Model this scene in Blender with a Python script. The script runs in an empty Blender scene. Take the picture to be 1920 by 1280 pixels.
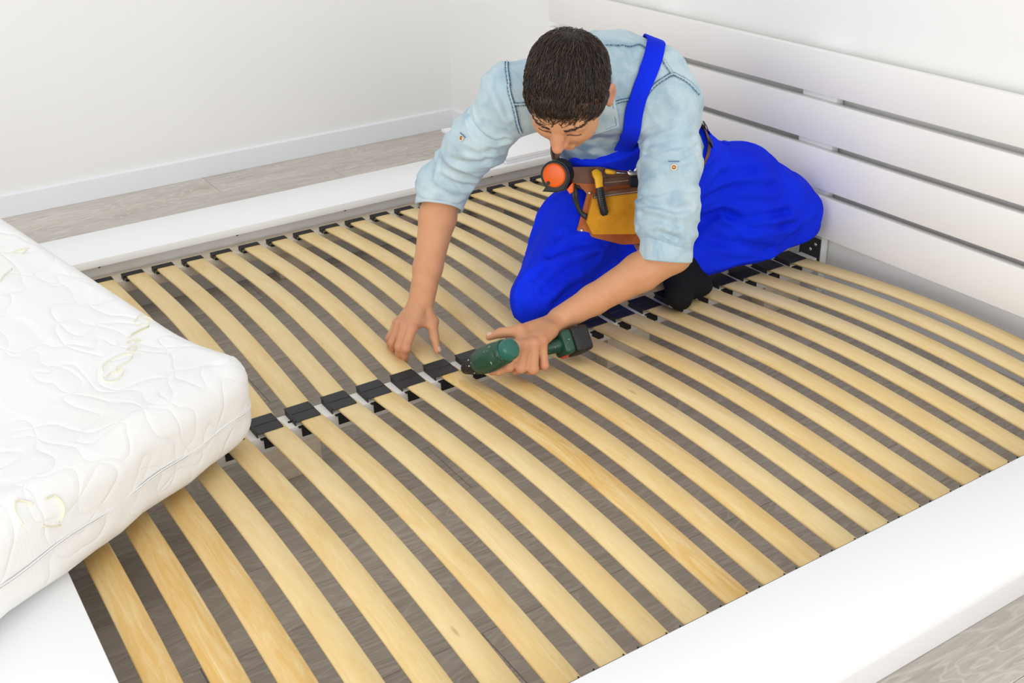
import bpy, bmesh, math, random
import numpy as np
from mathutils import Vector, Matrix

S = bpy.context.scene
COL = S.collection
rng = np.random.RandomState(7)
random.seed(7)

# ------------------------------------------------------------------ camera, world, lights, exposure
CAM_H = 1.31
cam_d = bpy.data.cameras.new('camera')
cam_d.sensor_width = 36.0
cam_d.lens = 39.322
cam = bpy.data.objects.new('camera', cam_d)
COL.objects.link(cam)
S.camera = cam
CAM_R = Matrix(((0.540089, -0.369167, 0.756319),
                (0.841175, 0.265585, -0.471050),
                (-0.026971, 0.890607, 0.453974)))
cam.matrix_world = Matrix.Translation((0, 0, CAM_H)) @ CAM_R.to_4x4()
cam_d.clip_start = 0.02

world = bpy.data.worlds.new('room_daylight')
S.world = world
world.use_nodes = True
bg = world.node_tree.nodes['Background']
bg.inputs[0].default_value = (0.97, 0.985, 1.0, 1)
bg.inputs[1].default_value = 0.80


def area_light(name, loc, target, size, size_y, power, color):
    d = bpy.data.lights.new(name, 'AREA')
    d.shape = 'RECTANGLE'
    d.size, d.size_y, d.energy, d.color = size, size_y, power, color
    o = bpy.data.objects.new(name, d)
    COL.objects.link(o)
    o.location = loc
    o.rotation_euler = (Vector(target) - Vector(loc)).to_track_quat('-Z', 'Y').to_euler()
    return o


area_light('ceiling_softbox', (-1.2, 0.4, 2.95), (-1.7, 0.9, 0), 2.6, 2.2, 8, (1.0, 0.975, 0.94))
area_light('foot_side_fill', (-0.4, -2.6, 1.25), (-2.0, 1.6, 0.5), 2.6, 1.9, 66, (1.0, 0.985, 0.965))  # unseen fill added beyond the foot end to brighten headboard and walls
area_light('side_fill', (2.7, 0.1, 1.25), (-2.6, 1.0, 0.8), 2.4, 1.9, 62, (1.0, 0.99, 0.975))  # unseen fill added opposite the left wall to brighten it

S.view_settings.view_transform = 'Standard'
S.view_settings.look = 'None'
S.view_settings.gamma = 1.0
S.view_settings.use_curve_mapping = False
S.view_settings.exposure = 0.06


# ------------------------------------------------------------------ helpers
def nmat(name, color=(0.8, 0.8, 0.8), rough=0.5, spec=0.5, metal=0.0):
    m = bpy.data.materials.new(name)
    m.use_nodes = True
    b = m.node_tree.nodes['Principled BSDF']
    b.inputs['Base Color'].default_value = (*color, 1)
    b.inputs['Roughness'].default_value = rough
    b.inputs['Specular IOR Level'].default_value = spec
    b.inputs['Metallic'].default_value = metal
    return m


class NT:
    """small node-graph builder"""
    def __init__(self, m):
        self.m, self.t = m, m.node_tree
        self.b = self.t.nodes['Principled BSDF']

    def n(self, typ, **kw):
        nd = self.t.nodes.new(typ)
        for k, v in kw.items():
            if k.startswith('i_'):
                nd.inputs[k[2:].replace('_', ' ')].default_value = v
            else:
                setattr(nd, k, v)
        return nd

    def l(self, a, b):
        self.t.links.new(a, b)

    def coord(self, kind='Object', scale=(1, 1, 1), loc=(0, 0, 0), rot=(0, 0, 0)):
        tc = self.n('ShaderNodeTexCoord')
        mp = self.n('ShaderNodeMapping')
        mp.inputs['Scale'].default_value = scale
        mp.inputs['Location'].default_value = loc
        mp.inputs['Rotation'].default_value = rot
        self.l(tc.outputs[kind], mp.inputs['Vector'])
        return mp.outputs['Vector']

    def noise(self, vec, scale, detail=4, rough=0.55, dist=0.0):
        nd = self.n('ShaderNodeTexNoise')
        nd.inputs['Scale'].default_value = scale
        nd.inputs['Detail'].default_value = detail
        nd.inputs['Roughness'].default_value = rough
        nd.inputs['Distortion'].default_value = dist
        if vec is not None:
            self.l(vec, nd.inputs['Vector'])
        return nd.outputs['Fac']

    def ramp(self, fac, stops, interp='LINEAR'):
        nd = self.n('ShaderNodeValToRGB')
        cr = nd.color_ramp
        cr.interpolation = interp
        while len(cr.elements) < len(stops):
            cr.elements.new(0.5)
        for e, (p, c) in zip(cr.elements, stops):
            e.position = p
            e.color = (*c, 1) if len(c) == 3 else c
        self.l(fac, nd.inputs['Fac'])
        return nd.outputs['Color']

    def mix(self, fac, a, b, mode='MIX'):
        nd = self.n('ShaderNodeMix', data_type='RGBA', blend_type=mode)
        for sock, v in ((nd.inputs[0], fac), (nd.inputs[6], a), (nd.inputs[7], b)):
            if hasattr(v, 'links'):
                self.l(v, sock)
            elif isinstance(v, (int, float)):
                sock.default_value = v
            else:
                sock.default_value = (*v, 1)
        return nd.outputs[2]

    def math(self, op, a, b=0.0, clamp=False):
        nd = self.n('ShaderNodeMath', operation=op, use_clamp=clamp)
        for sock, v in zip(nd.inputs, (a, b)):
            if hasattr(v, 'links'):
                self.l(v, sock)
            else:
                sock.default_value = v
        return nd.outputs[0]

    def bump(self, h, strength=0.3, dist=0.002):
        nd = self.n('ShaderNodeBump')
        nd.inputs['Strength'].default_value = strength
        nd.inputs['Distance'].default_value = dist
        self.l(h, nd.inputs['Height'])
        self.l(nd.outputs['Normal'], self.b.inputs['Normal'])

    def color(self, c):
        self.l(c, self.b.inputs['Base Color'])

    def rough(self, r):
        self.l(r, self.b.inputs['Roughness'])


def empty(name, loc=(0, 0, 0), label=None, cat=None, group=None, kind=None):
    o = bpy.data.objects.new(name, None)
    o.empty_display_size = 0.05
    o.location = loc
    COL.objects.link(o)
    tag(o, label, cat, group, kind)
    return o


def tag(o, label=None, cat=None, group=None, kind=None):
    for k, v in (('label', label), ('category', cat), ('group', group), ('kind', kind)):
        if v:
            o[k] = v


def root_loc(o):
    p = Vector((0, 0, 0))
    while o is not None:
        p = p + Vector(o.location)
        o = o.parent
    return p


def link_mesh(name, me, mat, parent=None, loc=None):
    o = bpy.data.objects.new(name, me)
    COL.objects.link(o)
    if parent is not None:
        o.parent = parent
    if loc is not None:
        o.location = loc
    if mat is not None and not me.materials:
        me.materials.append(mat)
    return o


def obj(name, bm, mat, parent=None, smooth=False, sharp=None, world=True):
    """bmesh in world coordinates -> one mesh object (child verts are stored relative to the thing)"""
    if parent is not None and world:
        bmesh.ops.translate(bm, vec=-root_loc(parent), verts=bm.verts)
    me = bpy.data.meshes.new(name)
    bm.to_mesh(me)
    bm.free()
    if smooth:
        me.polygons.foreach_set('use_smooth', [True] * len(me.polygons))
        if sharp is not None:
            me.set_sharp_from_angle(angle=math.radians(sharp))
    return link_mesh(name, me, mat, parent)


def np_mesh(name, V, F, mat, parent=None, smooth=True):
    V = np.asarray(V, float)
    if parent is not None:
        V = V - np.array(root_loc(parent))
    me = bpy.data.meshes.new(name)
    me.from_pydata(V.tolist(), [], F.tolist() if hasattr(F, 'tolist') else F)
    me.update()
    if smooth:
        me.polygons.foreach_set('use_smooth', [True] * len(me.polygons))
    return link_mesh(name, me, mat, parent)


def add_box(bm, x0, x1, y0, y1, z0, z1, bevel=0.0, seg=2, M=None):
    r = bmesh.ops.create_cube(bm, size=1.0)
    vs = r['verts']
    for v in vs:
        v.co = Vector(((x0 + x1) / 2 + v.co.x * (x1 - x0), (y0 + y1) / 2 + v.co.y * (y1 - y0), (z0 + z1) / 2 + v.co.z * (z1 - z0)))
    if bevel > 0:
        es = list({e for v in vs for e in v.link_edges})
        rb = bmesh.ops.bevel(bm, geom=es, offset=bevel, segments=seg, profile=0.5, affect='EDGES')
        vs = rb['verts'] + [v for v in vs if v.is_valid]
        vs = list({v for v in vs if v.is_valid})
    if M is not None:
        bmesh.ops.transform(bm, matrix=M, verts=vs)
    return vs


def box_obj(name, x0, x1, y0, y1, z0, z1, mat, parent=None, bevel=0.002, seg=2, smooth=True):
    bm = bmesh.new()
    add_box(bm, x0, x1, y0, y1, z0, z1, bevel, seg)
    return obj(name, bm, mat, parent, smooth=smooth, sharp=40)


def add_tube(bm, pts, radii, seg=10, caps=True, up=None, flat=1.0):
    """swept tube along pts; flat<1 squeezes the section along its second axis"""
    pts = [Vector(p) for p in pts]
    if not hasattr(radii, '__len__'):
        radii = [radii] * len(pts)
    rings = []
    prev = Vector(up) if up is not None else None
    for i, p in enumerate(pts):
        t = (pts[min(i + 1, len(pts) - 1)] - pts[max(i - 1, 0)]).normalized()
        if prev is None:
            prev = t.orthogonal()
        a = (prev - t * prev.dot(t))
        a = a.normalized() if a.length > 1e-6 else t.orthogonal().normalized()
        b = t.cross(a)
        prev = a
        rings.append([bm.verts.new(p + (a * math.cos(2 * math.pi * k / seg) + b * (math.sin(2 * math.pi * k / seg) * flat)) * radii[i]) for k in range(seg)])
    for r0, r1 in zip(rings[:-1], rings[1:]):
        for k in range(seg):
            bm.faces.new((r0[k], r0[(k + 1) % seg], r1[(k + 1) % seg], r1[k]))
    if caps:
        bm.faces.new(rings[0][::-1])
        bm.faces.new(rings[-1])
    return [v for r in rings for v in r]


def add_lathe(bm, profile, seg=24, M=None):
    """profile [(r, z)] revolved about local z, then transformed"""
    rings, vs = [], []
    for r, z in profile:
        if r < 1e-6:
            ring = [bm.verts.new((0, 0, z))]
        else:
            ring = [bm.verts.new((r * math.cos(2 * math.pi * k / seg), r * math.sin(2 * math.pi * k / seg), z)) for k in range(seg)]
        rings.append(ring)
        vs += ring
    for a, b in zip(rings[:-1], rings[1:]):
        for k in range(seg):
            k2 = (k + 1) % seg
            if len(a) == 1 and len(b) > 1:
                bm.faces.new((a[0], b[k2], b[k]))
            elif len(b) == 1 and len(a) > 1:
                bm.faces.new((a[k], a[k2], b[0]))
            elif len(a) > 1:
                bm.faces.new((a[k], a[k2], b[k2], b[k]))
    bmesh.ops.recalc_face_normals(bm, faces=bm.faces)
    if M is not None:
        bmesh.ops.transform(bm, matrix=M, verts=vs)
    return vs


def frame_matrix(origin, xaxis, zaxis):
    z = Vector(zaxis).normalized()
    x = Vector(xaxis)
    x = (x - z * x.dot(z)).normalized()
    y = z.cross(x)
    M = Matrix((x, y, z)).transposed().to_4x4()
    return Matrix.Translation(Vector(origin)) @ M


# ------------------------------------------------------------------ materials
M_wall = nmat('wall_paint', (0.86, 0.857, 0.845), 0.85, 0.2)
g = NT(M_wall)
g.bump(g.noise(g.coord(), 180, 3), 0.08, 0.001)
M_base = nmat('baseboard_paint', (0.86, 0.88, 0.91), 0.4, 0.4)
M_white = nmat('white_lacquer', (0.86, 0.865, 0.87), 0.38, 0.45)
M_head = nmat('headboard_lacquer', (0.84, 0.825, 0.81), 0.42, 0.4)
M_strip = nmat('primed_board', (0.70, 0.68, 0.65), 0.6, 0.3)
M_hole = nmat('dark_screw_hole', (0.03, 0.03, 0.03), 0.7, 0.2)

M_pine = nmat('pale_softwood', (0.72, 0.60, 0.45), 0.62, 0.3)
g = NT(M_pine)
v = g.coord(scale=(6, 1.2, 6))
g.color(g.ramp(g.noise(v, 6, 5, 0.6, 0.4), [(0.3, (0.66, 0.55, 0.42)), (0.7, (0.80, 0.72, 0.60))]))
M_beam = nmat('whitened_softwood', (0.84, 0.81, 0.76), 0.6, 0.3)

M_slat = nmat('birch_plywood_slat', (0.8, 0.6, 0.32), 0.42, 0.35)
g = NT(M_slat)
oi = g.n('ShaderNodeObjectInfo')
shift = g.math('MULTIPLY', oi.outputs['Random'], 40.0)
tc = g.n('ShaderNodeTexCoord')
cv = g.n('ShaderNodeCombineXYZ')
for i in range(3):
    g.l(shift, cv.inputs[i])
va = g.n('ShaderNodeVectorMath', operation='ADD')
g.l(tc.outputs['Object'], va.inputs[0])
g.l(cv.outputs[0], va.inputs[1])
mp = g.n('ShaderNodeMapping')
mp.inputs['Scale'].default_value = (1.6, 16, 8)
g.l(va.outputs[0], mp.inputs['Vector'])
grain = g.noise(mp.outputs[0], 3.4, 7, 0.68, 1.3)
fine = g.noise(mp.outputs[0], 14.0, 5, 0.7, 0.2)
mp2 = g.n('ShaderNodeMapping')
mp2.inputs['Scale'].default_value = (2.2, 9, 4)
g.l(va.outputs[0], mp2.inputs['Vector'])
blotch = g.noise(mp2.outputs[0], 2.2, 3, 0.5, 0.3)
tn_ = g.n('ShaderNodeAttribute', attribute_type='OBJECT', attribute_name='tone')
base = g.ramp(tn_.outputs['Fac'], [(0.0, (0.74, 0.57, 0.285)), (0.5, (0.735, 0.535, 0.235)), (0.8, (0.70, 0.465, 0.170)), (1.0, (0.67, 0.41, 0.115))])
c1 = g.mix(g.ramp(grain, [(0.40, (0, 0, 0)), (0.70, (0.85, 0.85, 0.85))]), base, (0.79, 0.63, 0.345))
c2 = g.mix(g.ramp(blotch, [(0.48, (0, 0, 0)), (0.78, (0.55, 0.55, 0.55))]), c1, (0.66, 0.42, 0.145))
c3 = g.mix(g.ramp(fine, [(0.30, (0.22, 0.22, 0.22)), (0.48, (0, 0, 0))]), c2, (0.50, 0.32, 0.14))
knot = g.n('ShaderNodeTexVoronoi')
knot.inputs['Scale'].default_value = 1.2
g.l(mp2.outputs[0], knot.inputs['Vector'])
c4 = g.mix(g.ramp(knot.outputs['Distance'], [(0.015, (0.5, 0.5, 0.5)), (0.045, (0, 0, 0))]), c3, (0.36, 0.20, 0.08))
g.color(c4)
g.rough(g.ramp(blotch, [(0.3, (0.36, 0.36, 0.36)), (0.8, (0.55, 0.55, 0.55))]))
g.bump(fine, 0.12, 0.001)

M_black = nmat('black_plastic', (0.018, 0.018, 0.020), 0.5, 0.35)
g = NT(M_black)
g.bump(g.noise(g.coord(), 900, 2), 0.1, 0.0005)

M_floor = nmat('grey_oak_laminate', (0.45, 0.40, 0.35), 0.38, 0.45)
g = NT(M_floor)
oi = g.n('ShaderNodeObjectInfo')
shift = g.math('MULTIPLY', oi.outputs['Random'], 60.0)
tc = g.n('ShaderNodeTexCoord')
cv = g.n('ShaderNodeCombineXYZ')
for i in range(3):
    g.l(shift, cv.inputs[i])
va = g.n('ShaderNodeVectorMath', operation='ADD')
g.l(tc.outputs['Object'], va.inputs[0])
g.l(cv.outputs[0], va.inputs[1])
mp = g.n('ShaderNodeMapping')
mp.inputs['Scale'].default_value = (8, 1.5, 1)
g.l(va.outputs[0], mp.inputs['Vector'])
warp = g.noise(mp.outputs[0], 1.3, 3, 0.5, 0.6)
rings = g.math('FRACT', g.math('MULTIPLY', warp, 17.0))
tri = g.math('ABSOLUTE', g.math('SUBTRACT', rings, 0.5))
mp3 = g.n('ShaderNodeMapping')
mp3.inputs['Scale'].default_value = (48, 3.0, 1)
g.l(va.outputs[0], mp3.inputs['Vector'])
pores = g.noise(mp3.outputs[0], 3.0, 5, 0.7, 0.1)
tone = g.ramp(warp, [(0.3, (0.43, 0.385, 0.335)), (0.7, (0.56, 0.51, 0.46))])
f1 = g.mix(g.ramp(tri, [(0.0, (0.62, 0.62, 0.62)), (0.20, (0, 0, 0))]), tone, (0.70, 0.66, 0.61))
f2 = g.mix(g.ramp(pores, [(0.42, (0, 0, 0)), (0.62, (0.5, 0.5, 0.5))]), f1, (0.66, 0.62, 0.57))
f3 = g.mix(g.ramp(pores, [(0.28, (0.5, 0.5, 0.5)), (0.42, (0, 0, 0))]), f2, (0.33, 0.285, 0.24))
hue = g.ramp(oi.outputs['Random'], [(0, (0.92, 0.92, 0.92)), (1, (1.06, 1.05, 1.04))])
g.color(g.mix(1.0, f3, hue, 'MULTIPLY'))
g.rough(g.ramp(pores, [(0.3, (0.48, 0.48, 0.48)), (0.7, (0.34, 0.34, 0.34))]))
g.bump(pores, 0.15, 0.001)

# ------------------------------------------------------------------ room shell
XW, YW = -3.988, 2.230
floor = empty('floor', (0, 0, 0), kind='structure')
bm = bmesh.new()
add_box(bm, XW - 0.02, 1.6, -1.6, YW + 0.02, -0.03, -0.0085)
obj('subfloor', bm, nmat('underlay', (0.12, 0.10, 0.09), 0.9, 0.1), floor)


def plank_mesh(w, l):
    bm = bmesh.new()
    add_box(bm, -w / 2, w / 2, 0, l, -0.008, 0.0)
    top = [e for e in bm.edges if all(abs(v.co.z) < 1e-6 for v in e.verts)]
    bmesh.ops.bevel(bm, geom=top, offset=0.0012, segments=1, affect='EDGES')
    me = bpy.data.meshes.new('plank')
    bm.to_mesh(me)
    bm.free()
    me.materials.append(M_floor)
    return me


PW, PL = 0.192, 1.285
pmesh = plank_mesh(PW - 0.0008, PL - 0.0008)
cut_cache = {}
x = XW + 0.01 + PW / 2
row = 0
while x < 1.45:
    off = [0.0, 0.43, 0.86, 0.21, 0.64, 1.07][row % 6] + 0.13
    y = -1.55 - PL + off
    while y < YW - 0.01:
        y0, y1 = max(y, -1.55), min(y + PL, YW - 0.008)
        if y1 - y0 > 0.004:
            L = round(y1 - y0, 3)
            if abs(L - PL) < 0.002:
                me = pmesh
            else:
                me = cut_cache.setdefault(L, None) or plank_mesh(PW - 0.0008, L - 0.0008)
                cut_cache[L] = me
            link_mesh('plank', me, None, floor, (x, y0, 0))
        y += PL
    x += PW
    row += 1

b = box_obj('wall_left', XW - 0.12, XW, -1.6, YW, -0.03, 2.7, M_wall, bevel=0)
tag(b, kind='structure')
b = box_obj('wall_back', XW - 0.12, 1.6, YW, YW + 0.12, -0.03, 2.7, M_wall, bevel=0)
tag(b, kind='structure')


def baseboard(name, x0, x1, y0, y1, ax):
    bm = bmesh.new()
    add_box(bm, x0, x1, y0, y1, 0.0005, 0.078)
    for v_ in bm.verts:
        if v_.co.z > 0.05:
            if ax == 'x' and v_.co.x > (x0 + x1) / 2:
                v_.co.z -= 0.004
            if ax == 'y' and v_.co.y < (y0 + y1) / 2:
                v_.co.z -= 0.004
    o = obj(name, bm, M_base)
    tag(o, kind='structure')


baseboard('baseboard_left', XW, XW + 0.014, -1.6, YW - 0.012, 'x')
baseboard('baseboard_back', XW, 1.6, YW - 0.012, YW, 'y')

# ------------------------------------------------------------------ bed frame
ZR = 0.181                      # top of the rails
XF0, XF1 = -3.150, -2.932       # far rail
XN0, XN1 = -0.957, -0.761       # near rail
YF = 0.149                      # inner edge of the foot rail
YH = 2.171                      # front of the headboard
bed = empty('bed_frame', (-1.95, 1.0, 0), 'white lacquered bed frame with wide rails and a slatted headboard', 'bed')
TH = 0.022
o = box_obj('side_rail', XF0, XF1, YF - 0.2, YH - 0.001, ZR - TH, ZR, M_white, bed, 0.0014)
box_obj('rail_panel', XF1 - 0.055, XF1 - 0.036, YF - 0.15, YH - 0.001, 0.004, ZR - TH - 0.0005, M_strip, o, 0.001)
for yy in (0.54, 0.93, 1.27, 1.53, 1.79):
    bm = bmesh.new()
    add_lathe(bm, [(0, 0), (0.0045, 0), (0.0045, 0.0012), (0, 0.0012)], 10, frame_matrix((XF1 - 0.0362, yy, ZR - TH - 0.012), (0, 1, 0), (1, 0, 0)))
    obj('screw_hole', bm, M_hole, o)
o = box_obj('side_rail', XN0, XN1, YF - 0.2, YH - 0.001, ZR - TH, ZR, M_white, bed, 0.0014)
box_obj('rail_panel', XN1 - 0.073 - 0.02, XN1 - 0.073, YF - 0.15, YH - 0.001, 0.0008, ZR - TH - 0.0005, M_white, o, 0.001)
o = box_obj('foot_rail', XF1 + 0.0005, XN0 - 0.0005, YF - 0.2, YF, ZR - TH, ZR, M_white, bed, 0.002)
box_obj('rail_panel', XF1 + 0.0005, XN0 - 0.0005, YF - 0.12, YF - 0.10, 0.0008, ZR - TH - 0.0005, M_white, o, 0.001)
hb = empty('headboard', (0, 0, 0))
hb.parent = bed
hb.location = (0, YH - 1.0, ZR)
for z0, z1 in ((0.556, 0.663), (0.4325, 0.538), (0.3096, 0.4145), (0.1815, 0.292)):
    box_obj('board', -3.190, -0.70, YH, YH + 0.021, z0, z1, M_head, hb, 0.002)
for xx in (-2.62, -1.985, -1.02):
    box_obj('post', xx - 0.058, xx + 0.058, YH + 0.0213, YH + 0.0455, 0.0008, 0.655, M_white, hb, 0.001)
sh = box_obj('bedside_shelf', -3.366, -2.949, 1.831, YH - 0.001, ZR + 0.0105, ZR + 0.021, M_white, bed, 0.0015)
box_obj('shelf_base', -3.355, -2.953, 1.838, YH - 0.001, ZR + 0.0003, ZR + 0.0100, M_white, sh, 0.001)

# ------------------------------------------------------------------ slatted base
XB = -1.945
ZS = 0.130                      # top of a slat end
ST = 0.008                      # slat thickness
PITCH = 0.08256
NSL = 24
Y0 = 0.609 - 5 * PITCH
base_ = empty('slatted_bed_base', (XB, 1.0, 0), 'slatted bed base of arched birch slats in black plastic holders', 'slatted base')
bt = ZS - ST - 0.001
box_obj('centre_beam', XB - 0.029, XB + 0.029, YF + 0.003, YH - 0.003, bt - 0.038, bt, M_beam, base_, 0.0015)
box_obj('side_batten', -2.966, -2.893, YF + 0.003, YH - 0.003, bt - 0.034, bt, M_pine, base_, 0.0015)
box_obj('side_batten', -0.998, -0.925, YF + 0.003, YH - 0.003, bt - 0.034, bt, M_pine, base_, 0.0015)
for yc in (0.648, 1.532, 2.05):
    box_obj('support_leg', XB - 0.02, XB + 0.027, yc - 0.065, yc + 0.065, 0.0008, bt - 0.0385, M_pine, base_, 0.0015)
for yc in (0.5, 1.073, 1.75):
    box_obj('support_leg', -2.96, -2.915, yc - 0.05, yc + 0.05, 0.0008, bt - 0.0345, M_pine, base_, 0.0015)
    box_obj('support_leg', -0.98, -0.935, yc - 0.05, yc + 0.05, 0.0008, bt - 0.0345, M_pine, base_, 0.0015)


def slat_mesh(L, rise, wid=0.050):
    bm = bmesh.new()
    n = 20
    hw, t, r = wid / 2, ST, 0.0022
    prof = [(-hw + r, 0), (-hw, -r), (-hw, -t + r), (-hw + r, -t), (hw - r, -t), (hw, -t + r), (hw, -r), (hw - r, 0)]
    rings = []
    for i in range(n + 1):
        u = i / n
        z = rise * math.sin(math.pi * u) ** 1.0 * (0.88 + 0.12 * math.sin(math.pi * u))
        sc = 1.0 if 0 < i < n else 0.97
        rings.append([bm.verts.new((u * L, py * sc, z + pz)) for py, pz in prof])
    for a, b2 in zip(rings[:-1], rings[1:]):
        for k in range(8):
            bm.faces.new((a[k], b2[k], b2[(k + 1) % 8], a[(k + 1) % 8]))
    bm.faces.new(rings[0])
    bm.faces.new(rings[-1][::-1])
    bmesh.ops.recalc_face_normals(bm, faces=bm.faces)
    me = bpy.data.meshes.new('slat')
    bm.to_mesh(me)
    bm.free()
    me.polygons.foreach_set('use_smooth', [True] * len(me.polygons))
    me.set_sharp_from_angle(angle=math.radians(50))
    me.materials.append(M_slat)
    return me


SL = 0.962
RISE = 0.030
smesh = slat_mesh(SL, RISE)


def double_holder():
    bm = bmesh.new()
    hw, hl = 0.0275, 0.0335
    T = 0.0022
    zt = 0.0042
    # two top flaps with a crease between them, side walls, hanging tabs
    for s in (-1, 1):
        add_box(bm, min(0.0009 * s, hl * s), max(0.0009 * s, hl * s), -hw, hw, zt - T, zt, 0.0007, 1)
    add_box(bm, -0.001, 0.001, -hw, hw, -0.0068, zt - 0.0012)
    for s in (-1, 1):
        add_box(bm, -hl + 0.006, hl - 0.006, s * hw - 0.0009, s * hw + 0.0009, -ST - 0.0008, zt - 0.0005, 0.0005, 1)
        add_box(bm, s * 0.0305 - 0.0011, s * 0.0305 + 0.0011, -0.017, 0.017, -0.036, -ST - 0.0012, 0.0004, 1)
        add_box(bm, s * 0.0335 - 0.004, s * 0.0335 + 0.004, -0.024, 0.024, -ST - 0.0032, -ST - 0.0012, 0.0004, 1)
    # raised lip along one side
    add_box(bm, -hl + 0.004, hl - 0.004, -hw - 0.0012, -hw + 0.002, zt - 0.002, zt + 0.0012, 0.0008, 1)
    me = bpy.data.meshes.new('slat_holder')
    bm.to_mesh(me)
    bm.free()
    me.materials.append(M_black)
    return me


def end_holder():
    bm = bmesh.new()
    hw = 0.0275
    zt = 0.0036
    add_box(bm, -0.004, 0.019, -hw, hw, zt - 0.0022, zt, 0.0007, 1)
    add_box(bm, -0.004, -0.0018, -hw, hw, -ST - 0.001, zt - 0.0006, 0.0004, 1)
    for s in (-1, 1):
        add_box(bm, -0.002, 0.022, s * hw - 0.0011, s * hw + 0.0011, -ST - 0.0006, zt, 0.0005, 1)
    add_box(bm, 0.0155, 0.0178, -0.019, 0.019, -0.030, -ST - 0.0010, 0.0004, 1)
    add_box(bm, 0.013, 0.026, -0.024, 0.024, -ST - 0.0030, -ST - 0.0010, 0.0004, 1)
    me = bpy.data.meshes.new('slat_holder')
    bm.to_mesh(me)
    bm.free()
    me.materials.append(M_black)
    return me


dh, eh = double_holder(), end_holder()
OX, OY = XB, 1.0
jit = rng.uniform(-0.0012, 0.0012, (NSL, 2))
TONE_F = rng.uniform(0.05, 0.55, NSL)
TONE_N = rng.uniform(0.0, 0.5, NSL)
for k_, t_ in ((0, .92), (1, 1.0), (2, .9), (3, .35), (4, .55), (6, .6), (8, .45), (10, 1.0), (11, .7), (12, .75), (15, .65), (17, .55)):
    TONE_N[k_] = t_
for k in range(NSL):
    y = Y0 + k * PITCH - OY
    s1 = link_mesh('slat', smesh, None, base_, (-2.911 - OX, y + .006 + jit[k, 0], ZS))
    s2 = link_mesh('slat', smesh, None, base_, (0.004, y + .009 + jit[k, 1], ZS))
    s1['tone'] = float(TONE_F[k])
    s2['tone'] = float(TONE_N[k])
    link_mesh('slat_holder', dh, None, base_, (0, y, ZS))
    link_mesh('slat_holder', eh, None, base_, (-2.911 - OX, y, ZS))
    e2 = link_mesh('slat_holder', eh, None, base_, (0.004 + SL, y, ZS))
    e2.rotation_euler = (0, 0, math.pi)

# ------------------------------------------------------------------ mattress
M_mat = nmat('quilted_knit', (0.83, 0.83, 0.82), 0.9, 0.15)
g = NT(M_mat)
v = g.coord(scale=(1, 1, 1))
v2 = g.coord(loc=(3.7, 1.9, 5.1))
lines = []
for vv, sc_, c_, k_ in ((v, 10.5, 0.50, 15.0), (v2, 9.0, 0.52, 15.0)):
    nz = g.noise(vv, sc_, 0.8, 0.3, 0.35)
    lines.append(g.math('MULTIPLY', g.math('ABSOLUTE', g.math('SUBTRACT', nz, c_)), k_, clamp=True))
groove = g.math('MINIMUM', lines[0], lines[1])
groove = g.math('POWER', groove, 0.45)
wv = g.n('ShaderNodeTexWave', wave_type='BANDS', bands_direction='X')
wv.inputs['Scale'].default_value = 75
g.l(v, wv.inputs['Vector'])
knit = g.math('MULTIPLY', wv.outputs['Fac'], 0.05)
fz = g.math('MULTIPLY', g.noise(v, 300, 3), 0.10)
g.bump(g.math('ADD', g.math('ADD', groove, knit), fz), 0.34, 0.005)
st = g.noise(v, 4.0, 4)
g.color(g.mix(g.ramp(st, [(0.55, (0, 0, 0)), (0.8, (0.35, 0.35, 0.35))]), (0.84, 0.84, 0.835), (0.83, 0.80, 0.75)))
M_seam = nmat('seam_tape', (0.80, 0.80, 0.79), 0.8, 0.2)
M_emb = nmat('cream_embroidery', (0.80, 0.77, 0.60), 0.8, 0.2)

eA = Vector((0.560, -0.826, 0.070)).normalized()
eB = Vector((eA.y, -eA.x, 0)).normalized()
if eB.x > 0:
    eB = -eB
MP0 = Vector((-1.868, 0.556, 0.1475)) - eB * 0.010 - eA * 0.024
eN = eB.cross(eA)
if eN.z < 0:
    eN = -eN
MT, MLA, MLB = 0.185, 1.95, 0.92
_bb = np.linspace(0, 1.2, 241)
_th = np.radians(1.0 + 23.5 * np.clip((_bb - 0.02) / 0.26, 0, 1) ** 1.3)
_cs = np.concatenate([[0], np.cumsum(np.cos(_th[:-1]) * np.diff(_bb))])
_ch = np.concatenate([[0], np.cumsum(np.sin(_th[:-1]) * np.diff(_bb))])


def mbend(a, b_, n):
    """flat mattress coordinates -> world; the far part of the mattress is lifted, so it curves up along b"""
    th = float(np.interp(b_, _bb, _th)) if b_ > 0 else float(_th[0])
    s_ = float(np.interp(b_, _bb, _cs)) if b_ > 0 else b_
    h_ = float(np.interp(b_, _bb, _ch)) if b_ > 0 else 0.0
    return MP0 + eA * a + eB * (s_ - n * math.sin(th)) + eN * (h_ + n * math.cos(th))


mat_t = empty('mattress', MP0, 'thick white quilted mattress tilted across the corner of the slats', 'mattress')
bm = bmesh.new()
r = bmesh.ops.create_cube(bm, size=1.0)
for v_ in bm.verts:
    v_.co = Vector(((v_.co.x + .5) * MLA, (v_.co.y + .5) * MLB, (v_.co.z + .5) * MT))
ve = [e for e in bm.edges if abs(e.verts[0].co.z - e.verts[1].co.z) > 0.1]
bmesh.ops.bevel(bm, geom=ve, offset=0.072, segments=9, profile=0.5, affect='EDGES')
he = [e for e in bm.edges if abs(e.verts[0].co.z - e.verts[1].co.z) < 1e-5 and len(e.link_faces) == 2 and
      abs(e.link_faces[0].normal.z - e.link_faces[1].normal.z) > 0.5]
bmesh.ops.bevel(bm, geom=he, offset=0.050, segments=7, profile=0.5, affect='EDGES')
for bb in np.linspace(.10, MLB - .10, 26):
    bmesh.ops.bisect_plane(bm, geom=bm.verts[:] + bm.edges[:] + bm.faces[:], plane_co=(0, bb, 0), plane_no=(0, 1, 0))
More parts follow.
